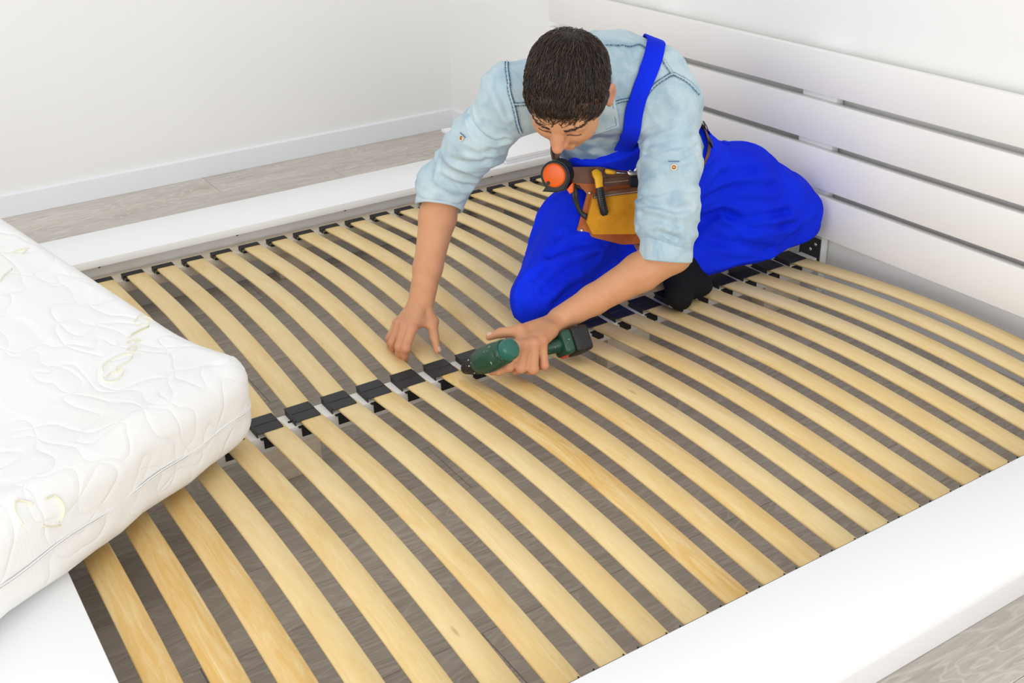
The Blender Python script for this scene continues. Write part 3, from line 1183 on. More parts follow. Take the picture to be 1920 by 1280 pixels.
# ------------------------------------------------------------------ overalls
fd = Field((-2.42, 1.10, 0.10), (-1.66, 2.19, 0.62), 0.0042)
hu = unit(Jt['neck'] - Jt['pel'])
torso(fd, .016, 0, 3)
hf = np.cross(HPL, hu)
fd.ell(Jt['pel'], (HPL, hu, hf), (.175, .13, .135), .04)
# waist line: cloth ends under the belt
w_p = Jt['pel'] + hu * .118
fd.halfspace((-2.42, 1.3, .3), (-1.6, 2.1, .62), w_p, hu + hf * -.12, .004)
rh, rk, ra = Jt['rh'], Jt['rk'], Jt['ra']
lh, lk, la = Jt['lh'], Jt['lk'], Jt['la']
fd.chain([rh, rh * .5 + rk * .5 + A(0, 0, .022), rk], [.108, .100, .074], .04)
fd.chain([rk, rk * .5 + ra * .5, ra], [.070, .066, .055], .012)
fd.chain([lh, lh * .5 + lk * .5 + A(0, 0, .030), lk * .85 + lh * .15 + A(0, 0, .015), lk], [.108, .104, .090, .074], .04)
fd.chain([lk, lk * .6 + la * .4 + A(0, 0, .012), la], [.074, .086, .060], .03)
fd.cone(lk * .55 + la * .45 + A(0, 0, .05), lk * .30 + la * .70 + A(-.01, 0, .06), .06, .05, .05)
la_d = unit(la - lk)
fd.halfspace(la - .09, la + .09, la + la_d * .030, la_d, .003)
fd.halfspace((-2.42, 1.1, .05), (-1.6, 2.2, .16), (0, 0, .142), (0, 0, -1), .012)
V, Q = fd.surface(1)
del fd
N = normals(V, Q)
dl1, tl1 = segdist(V, lh, lk)
dr1, tr1 = segdist(V, rh, rk)
disp = .0120 * folds(V, A(.5, -.2, .85), .055, .24, 5) * sstep(dr1 - dl1, -.02, .05)
disp += .0115 * folds(V, unit(rk - rh) * .6 + A(.6, .2, .5), .055, .22, 6) * sstep(dl1 - dr1, -.02, .05)


for pts, amp, wid in (
        ([(-1.955, 1.780, .385), (-1.947, 1.827, .413), (-1.932, 1.919, .415)], .007, .010),
        ([(-1.950, 1.780, .300), (-1.947, 1.834, .320), (-1.906, 1.888, .297), (-1.873, 1.991, .304)], .012, .009),
        ([(-1.933, 1.854, .307), (-1.899, 1.883, .278), (-1.861, 2.011, .269)], .011, .009),
        ([(-1.930, 1.775, .270), (-1.911, 1.833, .248), (-1.872, 1.944, .219)], .009, .011),
        ([(-1.944, 1.776, .363), (-1.934, 1.870, .380), (-1.897, 1.962, .371)], .007, .010),
        ([(-1.916, 1.283, .262), (-1.927, 1.350, .289), (-1.943, 1.452, .293)], .008, .009),
        ([(-1.968, 1.337, .318), (-1.961, 1.396, .333), (-1.952, 1.474, .325)], .008, .010),
        ([(-1.893, 1.295, .231), (-1.900, 1.340, .250), (-1.915, 1.420, .258)], .008, .008),
        ([(-1.954, 1.279, .282), (-1.967, 1.333, .317), (-1.995, 1.382, .349)], .005, .010)):
    disp += crease(V, pts, amp, wid)
V = V + N * disp[:, None]
V = laplace(V, Q, .25)
over = np_mesh('overalls', V, Q, M_blue, person)
over['label'] = 'royal blue work overalls'

# ------------------------------------------------------------------ garment details that lie on the cloth
from mathutils.bvhtree import BVHTree


def bvh_of(o):
    rl = root_loc(o)
    me = o.data
    vs = [v.co + rl for v in me.vertices]
    return BVHTree.FromPolygons(vs, [tuple(p.vertices) for p in me.polygons])


T_shirt, T_over = bvh_of(shirt), bvh_of(over)


def snap(tree, p, off=0.0):
    loc, n, _, _ = tree.find_nearest(Vector(p))
    return loc + n * off, n


def catmull(pts, n):
    pts = [Vector(p) for p in pts]
    P = [pts[0] * 2 - pts[1]] + pts + [pts[-1] * 2 - pts[-2]]
    out = []
    for i in range(1, len(P) - 2):
        for k in range(n):
            t = k / n
            out.append(0.5 * ((2 * P[i]) + (P[i + 1] - P[i - 1]) * t + (2 * P[i - 1] - 5 * P[i] + 4 * P[i + 1] - P[i + 2]) * t * t + (3 * P[i] - P[i - 1] - 3 * P[i + 1] + P[i + 2]) * t ** 3))
    out.append(pts[-1])
    return out


def ribbon(name, pts, width, thick, mat, parent, tree=None, off=0.003, n=6, normal=None):
    """flat strap that follows a surface"""
    cs = catmull(pts, n)
    fr = []
    for c in cs:
        if tree is not None:
            q, nn = snap(tree, c, off)
        else:
            q, nn = c, Vector(normal)
        fr.append([q, nn])
    for _ in range(3):
        fr = [[(fr[max(i - 1, 0)][0] + fr[i][0] * 2 + fr[min(i + 1, len(fr) - 1)][0]) / 4 if 0 < i < len(fr) - 1 else fr[i][0],
               (fr[max(i - 1, 0)][1] + fr[i][1] * 2 + fr[min(i + 1, len(fr) - 1)][1]).normalized()] for i in range(len(fr))]
    bm = bmesh.new()
    rings = []
    for i, (q, nn) in enumerate(fr):
        t = (fr[min(i + 1, len(fr) - 1)][0] - fr[max(i - 1, 0)][0]).normalized()
        s = t.cross(nn).normalized()
        nn = s.cross(t).normalized()
        w, h = width / 2, thick / 2
        rings.append([bm.verts.new(q + s * a + nn * b_) for a, b_ in ((-w, -h), (-w, h * .4), (-w * .9, h), (w * .9, h), (w, h * .4), (w, -h))])
    for a, b_ in zip(rings[:-1], rings[1:]):
        for k in range(6):
            bm.faces.new((a[k], a[(k + 1) % 6], b_[(k + 1) % 6], b_[k]))
    bm.faces.new(rings[0][::-1])
    bm.faces.new(rings[-1])
    bmesh.ops.recalc_face_normals(bm, faces=bm.faces)
    return obj(name, bm, mat, parent, smooth=True, sharp=50)


# bib: a panel over the lower chest, shaped from the same torso
fd = Field((-2.25, 1.25, .36), (-1.80, 1.75, .74), 0.0040)
torso(fd, .020, 0, 5)
hf_m = unit(np.cross(unit(HPL + SHL), up_t))
mid = Jt['pel'] + up_t * .25
sdm = unit(HPL + SHL)
fd.halfspace(fd.lo, fd.lo + fd.n * fd.h, mid - hf_m * .0 + hf_m * .030, -hf_m, .002)
fd.halfspace(fd.lo, fd.lo + fd.n * fd.h, Jt['pel'] + up_t * .335 + hf_m * .05, unit(up_t * 1 - sdm * .28 + hf_m * .12), .004)
for s_ in (-1, 1):
    fd.halfspace(fd.lo, fd.lo + fd.n * fd.h, mid + sdm * s_ * (.118 if s_ > 0 else .160), sdm * s_ + up_t * .25, .004)
fd.halfspace(fd.lo, fd.lo + fd.n * fd.h, Jt['pel'] + up_t * .13, -up_t, .004)
V, Q = fd.surface(1)
del fd
N = normals(V, Q)
V = V + N * (.0035 * folds(V, A(.2, .3, 1), .05, .2, 9))[:, None]
bib = np_mesh('bib', laplace(V, Q, .35), Q, M_blue, over)
T_bib = bvh_of(bib)

strap_pts = [(-1.930, 1.512, .545), (-1.878, 1.487, .590), (-1.832, 1.455, .630), (-1.811, 1.449, .686), (-1.813, 1.470, .729), (-1.826, 1.504, .763),
             (-1.860, 1.538, .786), (-1.935, 1.575, .760), (-2.02, 1.62, .690), (-2.085, 1.665, .585), (-2.11, 1.70, .50)]
st_o = ribbon('strap', strap_pts, .040, .0035, M_blue, over, T_shirt, .0080)
ribbon('strap', [(-1.985, 1.405, .560), (-1.945, 1.365, .640), (-1.925, 1.335, .700), (-1.950, 1.348, .752), (-2.03, 1.405, .735), (-2.09, 1.50, .67), (-2.12, 1.585, .58), (-2.135, 1.66, .50)],
       .040, .0035, M_blue, over, T_shirt, .0050)
# denim colour variation along seams
sv = np.array([v.co + root_loc(shirt) for v in shirt.data.vertices])
SEAMS = dict(
    arm_l=[(-1.773, 1.590, .690), (-1.7868, 1.5699, .7144), (-1.7947, 1.5466, .7289), (-1.7988, 1.5324, .7347), (-1.8007, 1.5084, .7269), (-1.8055, 1.4872, .7125), (-1.8069, 1.4691, .6927), (-1.812, 1.462, .665), (-1.822, 1.467, .640), (-1.838, 1.480, .612)],
    arm_r=[(-2.010, 1.262, .772), (-1.9934, 1.249, .7605), (-1.9696, 1.237, .7367), (-1.9557, 1.2312, .7124), (-1.9476, 1.2344, .6854), (-1.9511, 1.2449, .6486), (-1.965, 1.262, .62)],
    yoke=[(-1.915, 1.40, .790), (-1.8823, 1.455, .7935), (-1.8725, 1.4785, .7896), (-1.8675, 1.503, .7893), (-1.8433, 1.5096, .7791), (-1.825, 1.520, .760), (-1.8000, 1.532, .736)],
    chest_l=[(-1.846, 1.400, .690), (-1.826, 1.418, .694), (-1.817, 1.436, .694), (-1.812, 1.448, .690)],
    chest_r=[(-1.949, 1.235, .690), (-1.932, 1.262, .690), (-1.925, 1.285, .690)])
worn_shade = np.zeros(len(sv))
for k_, pts in SEAMS.items():
    cs = np.array([tuple(snap(T_shirt, c, 0)[0]) for c in catmull(pts, 5)])
    d = polydist(sv, cs)
    blot = .5 + .5 * vnoise(sv / .009 + 3.3)
    worn_shade = np.maximum(worn_shade, .55 * np.exp(-(d / .006) ** 2) * sstep(blot, .35, .75))
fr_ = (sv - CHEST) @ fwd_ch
worn_shade = np.maximum(worn_shade, .9 * sstep(vnoise(sv / .030) + .75, .0, 1.2) * sstep(sv[:, 2], .665, .60) * sstep(fr_, .02, .07) * sstep(np.abs((sv - CHEST) @ SHL), .15, .11) * sstep(segdist(sv, ls, les)[0], .080, .105) * sstep(segdist(sv, rs, re)[0], .075, .10))  # chest below the head: darker denim, with shade painted into the colour
worn_shade = np.maximum(worn_shade, .28 * sstep(vnoise(sv / .045), .25, .9) * sstep(sv[:, 2], .66, .55))
at_ = shirt.data.attributes.new('worn_shade', 'FLOAT', 'POINT')
at_.data.foreach_set('value', worn_shade.astype(np.float32))
for k_, pts in SEAMS.items():
    cs = catmull(pts, 7)
    bm = bmesh.new()
    bs = bmesh.new()
    qs = [snap(T_shirt, c, .0010) for c in cs]
    sv_ = 0
    for i in range(len(qs) - 1):
        a, b_ = qs[i][0], qs[i + 1][0]
        t = (b_ - a)
        if t.length < 1e-5:
            continue
        s = t.normalized().cross(qs[i][1]).normalized()
        for o_ in (-.0038, .0038):
            p0 = a + s * o_ + qs[i][1] * .0012
            p1 = a + s * o_ + t * .62 + qs[i][1] * .0012
            add_tube(bs, [p0, p1], .0007, 5)
        if i % 2 == (0 if k_ != 'yoke' else 1):
            add_tube(bs, [a - s * .0032 + qs[i][1] * .0008, a + s * .0032 + qs[i][1] * .0008], .0011, 5)
    add_tube(bm, [q for q, _ in qs], .0052, 8, up=qs[0][1], flat=.32)
    se = obj('seam', bm, M_denim, shirt, smooth=True)
    obj('stitching', bs, M_thread, shirt, smooth=True)

# collar: stand round the neck, two lapels
bm = bmesh.new()
nb = HC - HU * .125 - HF * .045
nax = unit(HC - HU * .05 - HF * .03 - SP[5][0])
nx = Vector(SHL - nax * (SHL @ nax)).normalized()
ny = Vector(nax).cross(nx)
pts = [Vector(nb) + nx * (.064 * math.cos(a)) + ny * (.064 * math.sin(a)) for a in np.linspace(0, 2 * math.pi, 33)]
add_tube(bm, pts[:-1] + [pts[0]], .013, 8, caps=False, up=nax, flat=.55)
obj('collar_stand', bm, M_denim, shirt, smooth=True)


def lapel(poly, off, tree):
    bm = bmesh.new()
    q = [(Vector(p), snap(tree, p, 0)[1]) for p in poly]
    n = sum((x[1] for x in q), Vector()).normalized()
    top = [bm.verts.new(x[0] + n * off) for x in q]
    bot = [bm.verts.new(v.co - n * .0045) for v in top]
    m = len(top)
    ft = [bm.faces.new(top), bm.faces.new(bot[::-1])]
    for i in range(m):
        bm.faces.new((top[i], bot[i], bot[(i + 1) % m], top[(i + 1) % m]))
    bmesh.ops.recalc_face_normals(bm, faces=bm.faces)
    bmesh.ops.triangulate(bm, faces=ft)
    o = obj('collar', bm, M_denim, shirt, smooth=True, sharp=60)
    # stitched edge
    bs = bmesh.new()
    c = sum((x[0] for x in q), Vector()) / len(q)
    ring = [x[0] + n * (off + .0032) for x in q]
    ins = [p + (c - p).normalized() * .0055 for p in ring]
    for i in range(1, len(ins) - 3):
        a, b_ = ins[i], ins[i + 1]
        k = max(1, int((b_ - a).length / .0042))
        for j in range(k):
            add_tube(bs, [a.lerp(b_, j / k), a.lerp(b_, (j + .62) / k)], .0012, 5)
    obj('stitching', bs, M_thread, shirt, smooth=True)
    return o


lap = [(-1.872, 1.425, .735), (-1.840, 1.408, .722), (-1.8226, 1.4068, .7053), (-1.8265, 1.4175, .672), (-1.835, 1.4302, .642), (-1.8534, 1.4105, .6309), (-1.8756, 1.3947, .6205), (-1.9050, 1.400, .6010),
       (-1.893, 1.388, .615), (-1.866, 1.375, .645), (-1.850, 1.372, .678), (-1.862, 1.388, .715)]
lapel(lap, .0125, T_shirt)
c0 = Vector(nb)
lap_r = []
for p in lap:
    d = Vector(p) - c0
    d = d - Vector(SHL) * (2 * d.dot(Vector(SHL)))
    lap_r.append(c0 + d)
lapel(lap_r, .0125, T_shirt)


def button(p, tree, parent, r=.0066):
    q, n = snap(tree, p, .001)
    M = frame_matrix(q, (0.3, 0.5, 0.8), n)
    bm = bmesh.new()
    add_lathe(bm, [(0, .0008), (r * .68, .0008), (r * .72, .0030), (r, .0030), (r * 1.05, .0018), (r, 0)], 18, M)
    o = obj('button', bm, M_cream, parent, smooth=True, sharp=40)
    bm = bmesh.new()
    add_lathe(bm, [(0, .0026), (r * .62, .0024), (r * .66, .0012)], 16, M)
    obj('button_centre', bm, M_brass, parent, smooth=True)
    return q, n


q, n = button((-1.736, 1.4957, .5574), T_shirt, shirt)
bm = bmesh.new()
tq = Vector((.54, .84, -.03))
tq = (tq - n * tq.dot(n)).normalized()
uq = n.cross(tq)
upq = q + uq * (.012 if uq.z > 0 else -.012) + n * .001
add_tube(bm, [upq - tq * .012, upq + tq * .011], .0012, 6)
obj('buttonhole', bm, M_thread, shirt)
q, n = button((-2.060, 1.1718, .6026), T_shirt, shirt)
bm = bmesh.new()
tq = Vector((.62, .55, -.45))
tq = (tq - n * tq.dot(n)).normalized()
add_tube(bm, [q + Vector((0, 0, .010)) - tq * .004 + n * .001, q + Vector((0, 0, .008)) + tq * .014 + n * .001], .0012, 6)
obj('buttonhole', bm, M_thread, shirt)
# dark frayed gather marks at the left cuff
bm = bmesh.new()
T_cuff = bvh_of([c for c in shirt.children if c.name.startswith('cuff')][1])
for i in range(4):
    p = Vector((-1.700, 1.528, .418)) + Vector((.0062, .0095, -.0045)) * i
    q, n = snap(T_cuff, p, .001)
    add_tube(bm, [q + Vector((0, 0, .009)), q, q + Vector((.002, .001, -.008))], [.0008, .0022, .0006], 6)
obj('gather_stitching', bm, nmat('blue_thread', (.06, .22, .42), .9, .1), shirt, smooth=True)

# hip button on the overalls
q, n = snap(T_over, (-2.03, 1.905, .425), .0005)
bm = bmesh.new()
add_lathe(bm, [(0, .0045), (.009, .004), (.0105, .002), (.011, 0)], 18, frame_matrix(q, (0.3, 0.5, 0.8), n))
obj('button', bm, M_blue, over, smooth=True)

# socks
for pts, rr in (([la + A(0, .01, .005), A(-1.920, 1.690, .180), A(-1.866, 1.640, .170)], [.047, .043, .036]),
                ([ra + A(-.02, -.07, .01), A(-2.095, 1.70, .185), A(-2.06, 1.79, .172)], [.046, .043, .036])):
    lo = np.min(pts, 0) - .09
    fd = Field(lo, np.max(pts, 0) + .09, .004)
    fd.chain(pts, rr, .02, side=A(.6, -.75, 0) if pts[0][0] > -2.03 else A(1, 0, 0), flat=.82)
    fd.ell(pts[1] + A(.02, .035, -.012), (A(1, 0, 0), A(0, 1, 0), A(0, 0, 1)), (.045, .038, .030), .03)
    fd.halfspace(lo, lo + .4, (0, 0, .1365), (0, 0, -1), .006)
    V, Q = fd.surface(1)
    np_mesh('sock', V, Q, M_sock, person)

# ------------------------------------------------------------------ hair
M_strand = nmat('hair_strand', (0.03, 0.018, 0.012), 0.38, 0.5)
g = NT(M_strand)
at = g.n('ShaderNodeAttribute', attribute_name='tone')
g.color(g.ramp(at.outputs['Fac'], [(0.0, (0.012, 0.008, 0.006)), (0.6, (0.034, 0.020, 0.014)), (1.0, (0.085, 0.050, 0.032))]))
fd = Field(HC - .15, HC + .15, .0030)
fd.ell(hd(0, -.004, .020), (HL, HF, HU), (.0825, .0935, .0925), .0)
fd.ell(hd(0, -.022, .000), (HL, HF, HU), (.079, .078, .082), .02)
# hairline: a plane that drops from the forehead towards the nape
hn = unit(HU * 1.0 - HF * .74)
fd.halfspace(fd.lo, fd.lo + fd.n * fd.h, hd(0, .0, .009), -hn, .006)
for s_ in (-1, 1):
    fd.cone(hd(s_ * .0725, .014, .015), hd(s_ * .0715, .020, -.026), .013, .008, .006)
for s_ in (-1, 1):
    fd.cone(hd(s_ * .062, .080, .040), hd(s_ * .050, .072, .066), .027, .015, .006, 'cut')
for s_ in (-1, 1):
    fd.ell(hd(s_ * .088, -.004, -.022), (HL, HF, HU), (.030, .026, .036), .006, 'cut')
V, Q = fd.surface(1)
del fd
dd = (V - HC) @ hn
V = V + normals(V, Q) * (.0028 * vnoise(np.stack([(V - HC) @ HL / .010, (V - HC) @ HF / .045, (V - HC) @ HU / .02], 1)) + .0015 * vnoise(V / .006))[:, None]
hair = np_mesh('hair', V, Q, M_hair, person)
rs_ = np.random.RandomState(11)
Nh = normals(V, Q)
whorl = hd(.004, -.058, .078)
# sideburns
ok = np.where((V - HC) @ HU > -.085)[0]
ok = ok[((V[ok] - HC) @ (HU * .8 + HF * .2)) > -.03]
roots = V[rs_.choice(ok, 5200)] + rs_.normal(0, .001, (5200, 3))
front = (V - HC) @ HF
lat = (V - HC) @ HL
hl_idx = np.where((front > .062) & ((V - HC) @ HU > .028) & (np.abs(lat) < .07))[0]
roots = np.concatenate([roots, V[rs_.choice(hl_idx, 900)]])
roots = roots[np.minimum(np.linalg.norm(roots - hd(.082, -.006, -.024), axis=1), np.linalg.norm(roots - hd(-.082, -.006, -.024), axis=1)) > .034]
nS = len(roots)
frg = np.zeros(nS)
frg[-900:] = 1
EA = np.stack([HL, HF, HU])
er, ec_ = A(.0835, .0950, .0945), A(0, -.005, .019)


def on_skull(P, lift):
    q = (P - HC) @ EA.T - ec_
    k = np.sqrt(((q / er) ** 2).sum(1, keepdims=True))
    q2 = q / k * (1 + lift[:, None] / .09)
    return HC + (q2 + ec_) @ EA


d0 = roots - whorl
d0 += .55 * HF * (np.linalg.norm(d0, axis=1, keepdims=True)) + rs_.normal(0, .010, (nS, 3))
sw = rs_.normal(0, .25, nS)
d0 = d0 + np.cross(np.tile(HU, (nS, 1)), d0) * sw[:, None]
d0 /= np.linalg.norm(d0, axis=1, keepdims=True)
ln = rs_.uniform(.028, .055, nS)
side_w = sstep(np.abs((roots - HC) @ HL), .055, .08) * (1 - frg)
d0 = d0 * (1 - .55 * side_w[:, None]) + (-HU * .6 - HF * .35) * (side_w[:, None])
ln = ln * (1 - .5 * side_w)
npt = 7
lines = np.zeros((nS, npt, 3))
P = roots.copy()
lift0 = rs_.uniform(.0005, .0075, nS) * (1 - .7 * side_w)
for i in range(npt):
    u = i / (npt - 1)
    lines[:, i] = on_skull(P, lift0 * math.sin(math.pi * min(1, .15 + u * .85)) + .0006)
    P = P + d0 * (ln / (npt - 1))[:, None]
    # fringe drops down the forehead with a little curl
    P = P + frg[:, None] * (-HU * .0016 + HL * (rs_.normal(0, .0010, nS))[:, None])
tang = np.gradient(lines, axis=1)
tang /= np.linalg.norm(tang, axis=2, keepdims=True) + 1e-9
outw = lines - HC
outw /= np.linalg.norm(outw, axis=2, keepdims=True)
sdv = np.cross(tang, outw)
sdv /= np.linalg.norm(sdv, axis=2, keepdims=True) + 1e-9
nrm = np.cross(sdv, tang)
wid = (rs_.uniform(.00035, .00080, nS)[:, None] * np.array([1, 1, 1, .95, .8, .55, .15])[None, :])[:, :, None]
ringv = np.stack([lines + sdv * wid, lines - sdv * wid, lines + nrm * wid * 1.3], 2)        # nS, npt, 3, 3
HV = ringv.reshape(-1, 3)
b0 = (np.arange(nS)[:, None] * npt + np.arange(npt - 1)[None, :]).reshape(-1) * 3
HFc = np.concatenate([np.stack([b0 + k, b0 + (k + 1) % 3, b0 + 3 + (k + 1) % 3, b0 + 3 + k], 1) for k in range(3)])
so_ = np_mesh('hair_strands', HV, HFc, M_strand, hair)
at_ = so_.data.attributes.new('tone', 'FLOAT', 'POINT')
at_.data.foreach_set('value', np.repeat(rs_.uniform(0, 1, nS), npt * 3).astype(np.float32))
bodyV = np.array([v.co + root_loc(body) for v in body.data.vertices])
T_body = BVHTree.FromPolygons([Vector(v) for v in bodyV], [tuple(p.vertices) for p in body.data.polygons])
for s_ in (-1, 1):
    bm = bmesh.new()
    for i in range(60):
        u = rs_.uniform(0, 1)
        l_ = s_ * (.012 + .040 * u)
        up_ = .004 + .007 * math.sin(u * 2.4) + rs_.normal(0, .0016)
        q, n = snap(T_body, Vector(hd(l_, .092 - .018 * u * u, up_)), .0004)
        t = Vector(HL * s_ * .9 + HU * (.35 - .6 * u))
        t = (t - n * t.dot(n)).normalized()
        add_tube(bm, [q, q + t * .004 + n * .0007, q + t * .008 + n * .0004], [.0005, .0006, .0002], 4)
    obj('eyebrow', bm, M_hair, person, smooth=True)
    # closed lashes line
    bm = bmesh.new()
    pts = []
    for i in range(7):
        u = i / 6
        q, n = snap(T_body, Vector(hd(s_ * (.018 + .027 * u), .094 - .006 * u, -.024 - .004 * math.sin(u * math.pi))), .0006)
        pts.append(q)
    add_tube(bm, pts, .0009, 5)
    obj('eyelashes', bm, M_hair, person, smooth=True)

# fingernails
M_nail = nmat('fingernail', (0.66, 0.40, 0.32), 0.28, 0.5)
for p, tip_dir, out in ((A(*RH['thumb'][2]), unit(A(*RH['thumb'][2]) - A(*RH['thumb'][1])), A(.5, .3, .5)), (A(*LH['thumb'][2]), unit(A(*LH['thumb'][2]) - A(*LH['thumb'][1])), A(.2, -.2, .95))):
    q, n = snap(T_body, p + unit(out) * .012, .0003)
    M = frame_matrix(q, tip_dir, n) @ Matrix.Diagonal((1.15, .8, 1, 1))
    bm = bmesh.new()
    add_lathe(bm, [(0, .0009), (.0035, .0008), (.0055, .0003), (.006, -.0006)], 16, M)
    obj('fingernail', bm, M_nail, person, smooth=True)

# ------------------------------------------------------------------ tool belt, round the waist
M_leath = nmat('brown_leather', (0.115, 0.045, 0.022), 0.5, 0.35)
g = NT(M_leath)
v = g.coord()
g.color(g.ramp(g.noise(v, 30, 4), [(0.3, (0.085, 0.030, 0.014)), (0.7, (0.16, 0.062, 0.028))]))
g.bump(g.noise(v, 350, 3), 0.25, 0.0008)
M_tan = nmat('rust_leather', (0.36, 0.085, 0.018), 0.55, 0.3)
g = NT(M_tan)
v = g.coord()
g.color(g.ramp(g.noise(v, 22, 4), [(0.3, (0.30, 0.070, 0.014)), (0.7, (0.45, 0.13, 0.022))]))
g.bump(g.noise(v, 350, 3), 0.2, 0.0008)
M_suede = nmat('yellow_suede', (0.60, 0.27, 0.022), 0.95, 0.1)
g = NT(M_suede)
v = g.coord()
g.color(g.ramp(g.noise(v, 24, 5, 0.65), [(0.3, (0.50, 0.20, 0.014)), (0.7, (0.66, 0.31, 0.028))]))
g.bump(g.noise(v, 500, 3), 0.3, 0.0008)
M_steel = nmat('brushed_steel', (0.62, 0.60, 0.57), 0.35, 0.5, 0.9)
M_cot = nmat('pale_thread', (0.68, 0.58, 0.48), 0.8, 0.2)
M_rub = nmat('black_rubber', (0.012, 0.012, 0.013), 0.42, 0.4)
M_orange = nmat('orange_plastic', (0.85, 0.13, 0.006), 0.4, 0.45)
M_yel = nmat('yellow_plastic', (0.80, 0.40, 0.015), 0.4, 0.45)

belt = empty('tool_belt', (-1.99, 1.50, 0), 'brown leather tool belt with a yellow suede pocket round the waist', 'tool belt')


def torso_ring(t, grow, n=72):
    ts = [0.0, 0.22, 0.45, 0.68, 0.86, 0.97]
    i = max(k for k in range(5) if ts[k] <= t)
    u = (t - ts[i]) / (ts[i + 1] - ts[i])
    c = SP[i][0] * (1 - u) + SP[i + 1][0] * u
    w = SP[i][1] * (1 - u) + SP[i + 1][1] * u + grow
    d = SP[i][2] * (1 - u) + SP[i + 1][2] * u + grow
    s = unit(SP[i][3] * (1 - u) + SP[i + 1][3] * u)
    f = unit(np.cross(s, up_t))
    return c, w, d, s, f


def ring_strap(name, t, grow, hgt, thick, mat, parent, a0=0, a1=2 * math.pi, tilt=0.0):
    c, w, d, s, f = torso_ring(t, grow)
    n = 72
    P, F = [], []
    prof = [(-hgt / 2, 0), (-hgt / 2 * .9, thick), (hgt / 2 * .9, thick), (hgt / 2, 0)]
    for j in range(n + 1):
        a = a0 + (a1 - a0) * j / n
        for h_, o_ in prof:
            P.append(c + s * math.cos(a) * (w + o_) + f * math.sin(a) * (d + o_) + up_t * (h_ + tilt * math.sin(a)))
    for j in range(n):
        for k in range(4):
            F.append((j * 4 + k, (j + 1) * 4 + k, (j + 1) * 4 + (k + 1) % 4, j * 4 + (k + 1) % 4))
    o = np_mesh(name, np.array(P), F, mat, parent)
    o.data.set_sharp_from_angle(angle=math.radians(50))
    return o


ring_strap('belt_strap', .315, .033, .052, .0045, M_leath, belt)
# two keeper loops at his left hip
for a in (math.radians(4), math.radians(-14)):
    ring_strap('belt_loop', .322, .0385, .075, .004, M_rub, belt, a - .05, a + .05)

PO = A(-1.974, 1.4946, .4639)
PX, PY, PN = A(0.4583, 0.887, -0.0569), A(-0.2436, 0.1869, 0.9517), A(0.8548, -0.4224, 0.3017)


def pw(x, y, n=0.0):
    return Vector(PO + PX * x + PY * y + PN * n)


def plate(name, poly, n0, n1, mat, parent, bev=.0015, bulge=0.0, smooth=True):
    """a flat piece of leather cut to an outline, with real thickness"""
    bm = bmesh.new()
    cx = sum(p[0] for p in poly) / len(poly)
    cy = sum(p[1] for p in poly) / len(poly)
    bot = [bm.verts.new(pw(x, y, n0)) for x, y in poly]
    top = [bm.verts.new(pw(x, y, n1)) for x, y in poly]
    m = len(poly)
    bm.faces.new(bot[::-1])
    for i in range(m):
        bm.faces.new((bot[i], bot[(i + 1) % m], top[(i + 1) % m], top[i]))
    if bulge:
        last = top
        for k, (f, b_) in enumerate(((.88, .45), (.6, .85), (.3, 1.0))):
            ring = [bm.verts.new(pw(cx + (x - cx) * f, cy + (y - cy) * f, n1 + bulge * b_)) for x, y in poly]
            for i in range(m):
                bm.faces.new((last[i], last[(i + 1) % m], ring[(i + 1) % m], ring[i]))
            last = ring
        bm.faces.new(last)
    else:
        f_ = bm.faces.new(top)
    bmesh.ops.recalc_face_normals(bm, faces=bm.faces)
    if bev and not bulge:
        bmesh.ops.bevel(bm, geom=bm.edges[:], offset=bev, segments=2, affect='EDGES')
    return obj(name, bm, mat, parent, smooth=smooth, sharp=48)


def stitches(pts, n, parent, r=.0007):
    bm = bmesh.new()
    for (x0, y0), (x1, y1) in zip(pts[:-1], pts[1:]):
        k = max(2, int(math.hypot(x1 - x0, y1 - y0) / .0042))
        for j in range(k):
            u0, u1 = j / k, (j + .6) / k
            add_tube(bm, [pw(x0 + (x1 - x0) * u0, y0 + (y1 - y0) * u0, n), pw(x0 + (x1 - x0) * u1, y0 + (y1 - y0) * u1, n)], r, 5)
    return obj('stitching', bm, M_cot, parent)


panel = plate('apron_panel', [(-.083, .021), (-.02, .024), (.06, .026), (.136, .024), (.139, -.148), (.095, -.1475), (.044, -.149), (-.020, -.1335), (-.064, -.1165), (-.041, -.031), (-.060, -.0115), (-.082, -.008)], -.004, 0.0, M_tan, belt)
plate('hanging_tab', [(-.083, .030), (.136, .032), (.136, -.006), (-.045, -.008), (-.083, -.004)], .0005, .0045, M_leath, belt)
pocket = plate('pocket', [(-.029, -.032), (.03, -.024), (.130, -.012), (.134, -.118), (.094, -.1235), (-.030, -.1235), (-.044, -.0955)], .0005, .020, M_suede, belt, bulge=.005)
rim = plate('pocket_rim', [(-.031, -.029), (.03, -.021), (.131, -.009), (.131, -.0215), (.03, -.0335), (-.031, -.0415)], .019, .0275, M_leath, belt, bev=.0012)
stitches([(-.029, -.0385), (.03, -.0305), (.129, -.0185)], .0278, rim)
loop_ = plate('tool_loop', [(-.004, .004), (.092, .013), (.093, -.006), (-.003, -.015)], .0055, .0105, M_leath, belt, bev=.001)
stitches([(-.002, -.006), (.091, .003)], .0108, loop_)
for x, y in ((-.0346, -.0290), (-.0525, -.1150), (.0585, .0215)):
    bm = bmesh.new()
    add_lathe(bm, [(0, .0032), (.0022, .0030), (.0040, .0018), (.0043, 0)], 14, frame_matrix(pw(x, y, .0045 if y > 0 else 0), PX, PN))
    obj('rivet', bm, M_steel, belt, smooth=True)
bm = bmesh.new()
add_tube(bm, [pw(.077, -.127, .001), pw(.085, -.123, .006), pw(.10, -.1215, .008), pw(.118, -.1215, .006)], .0016, 7)
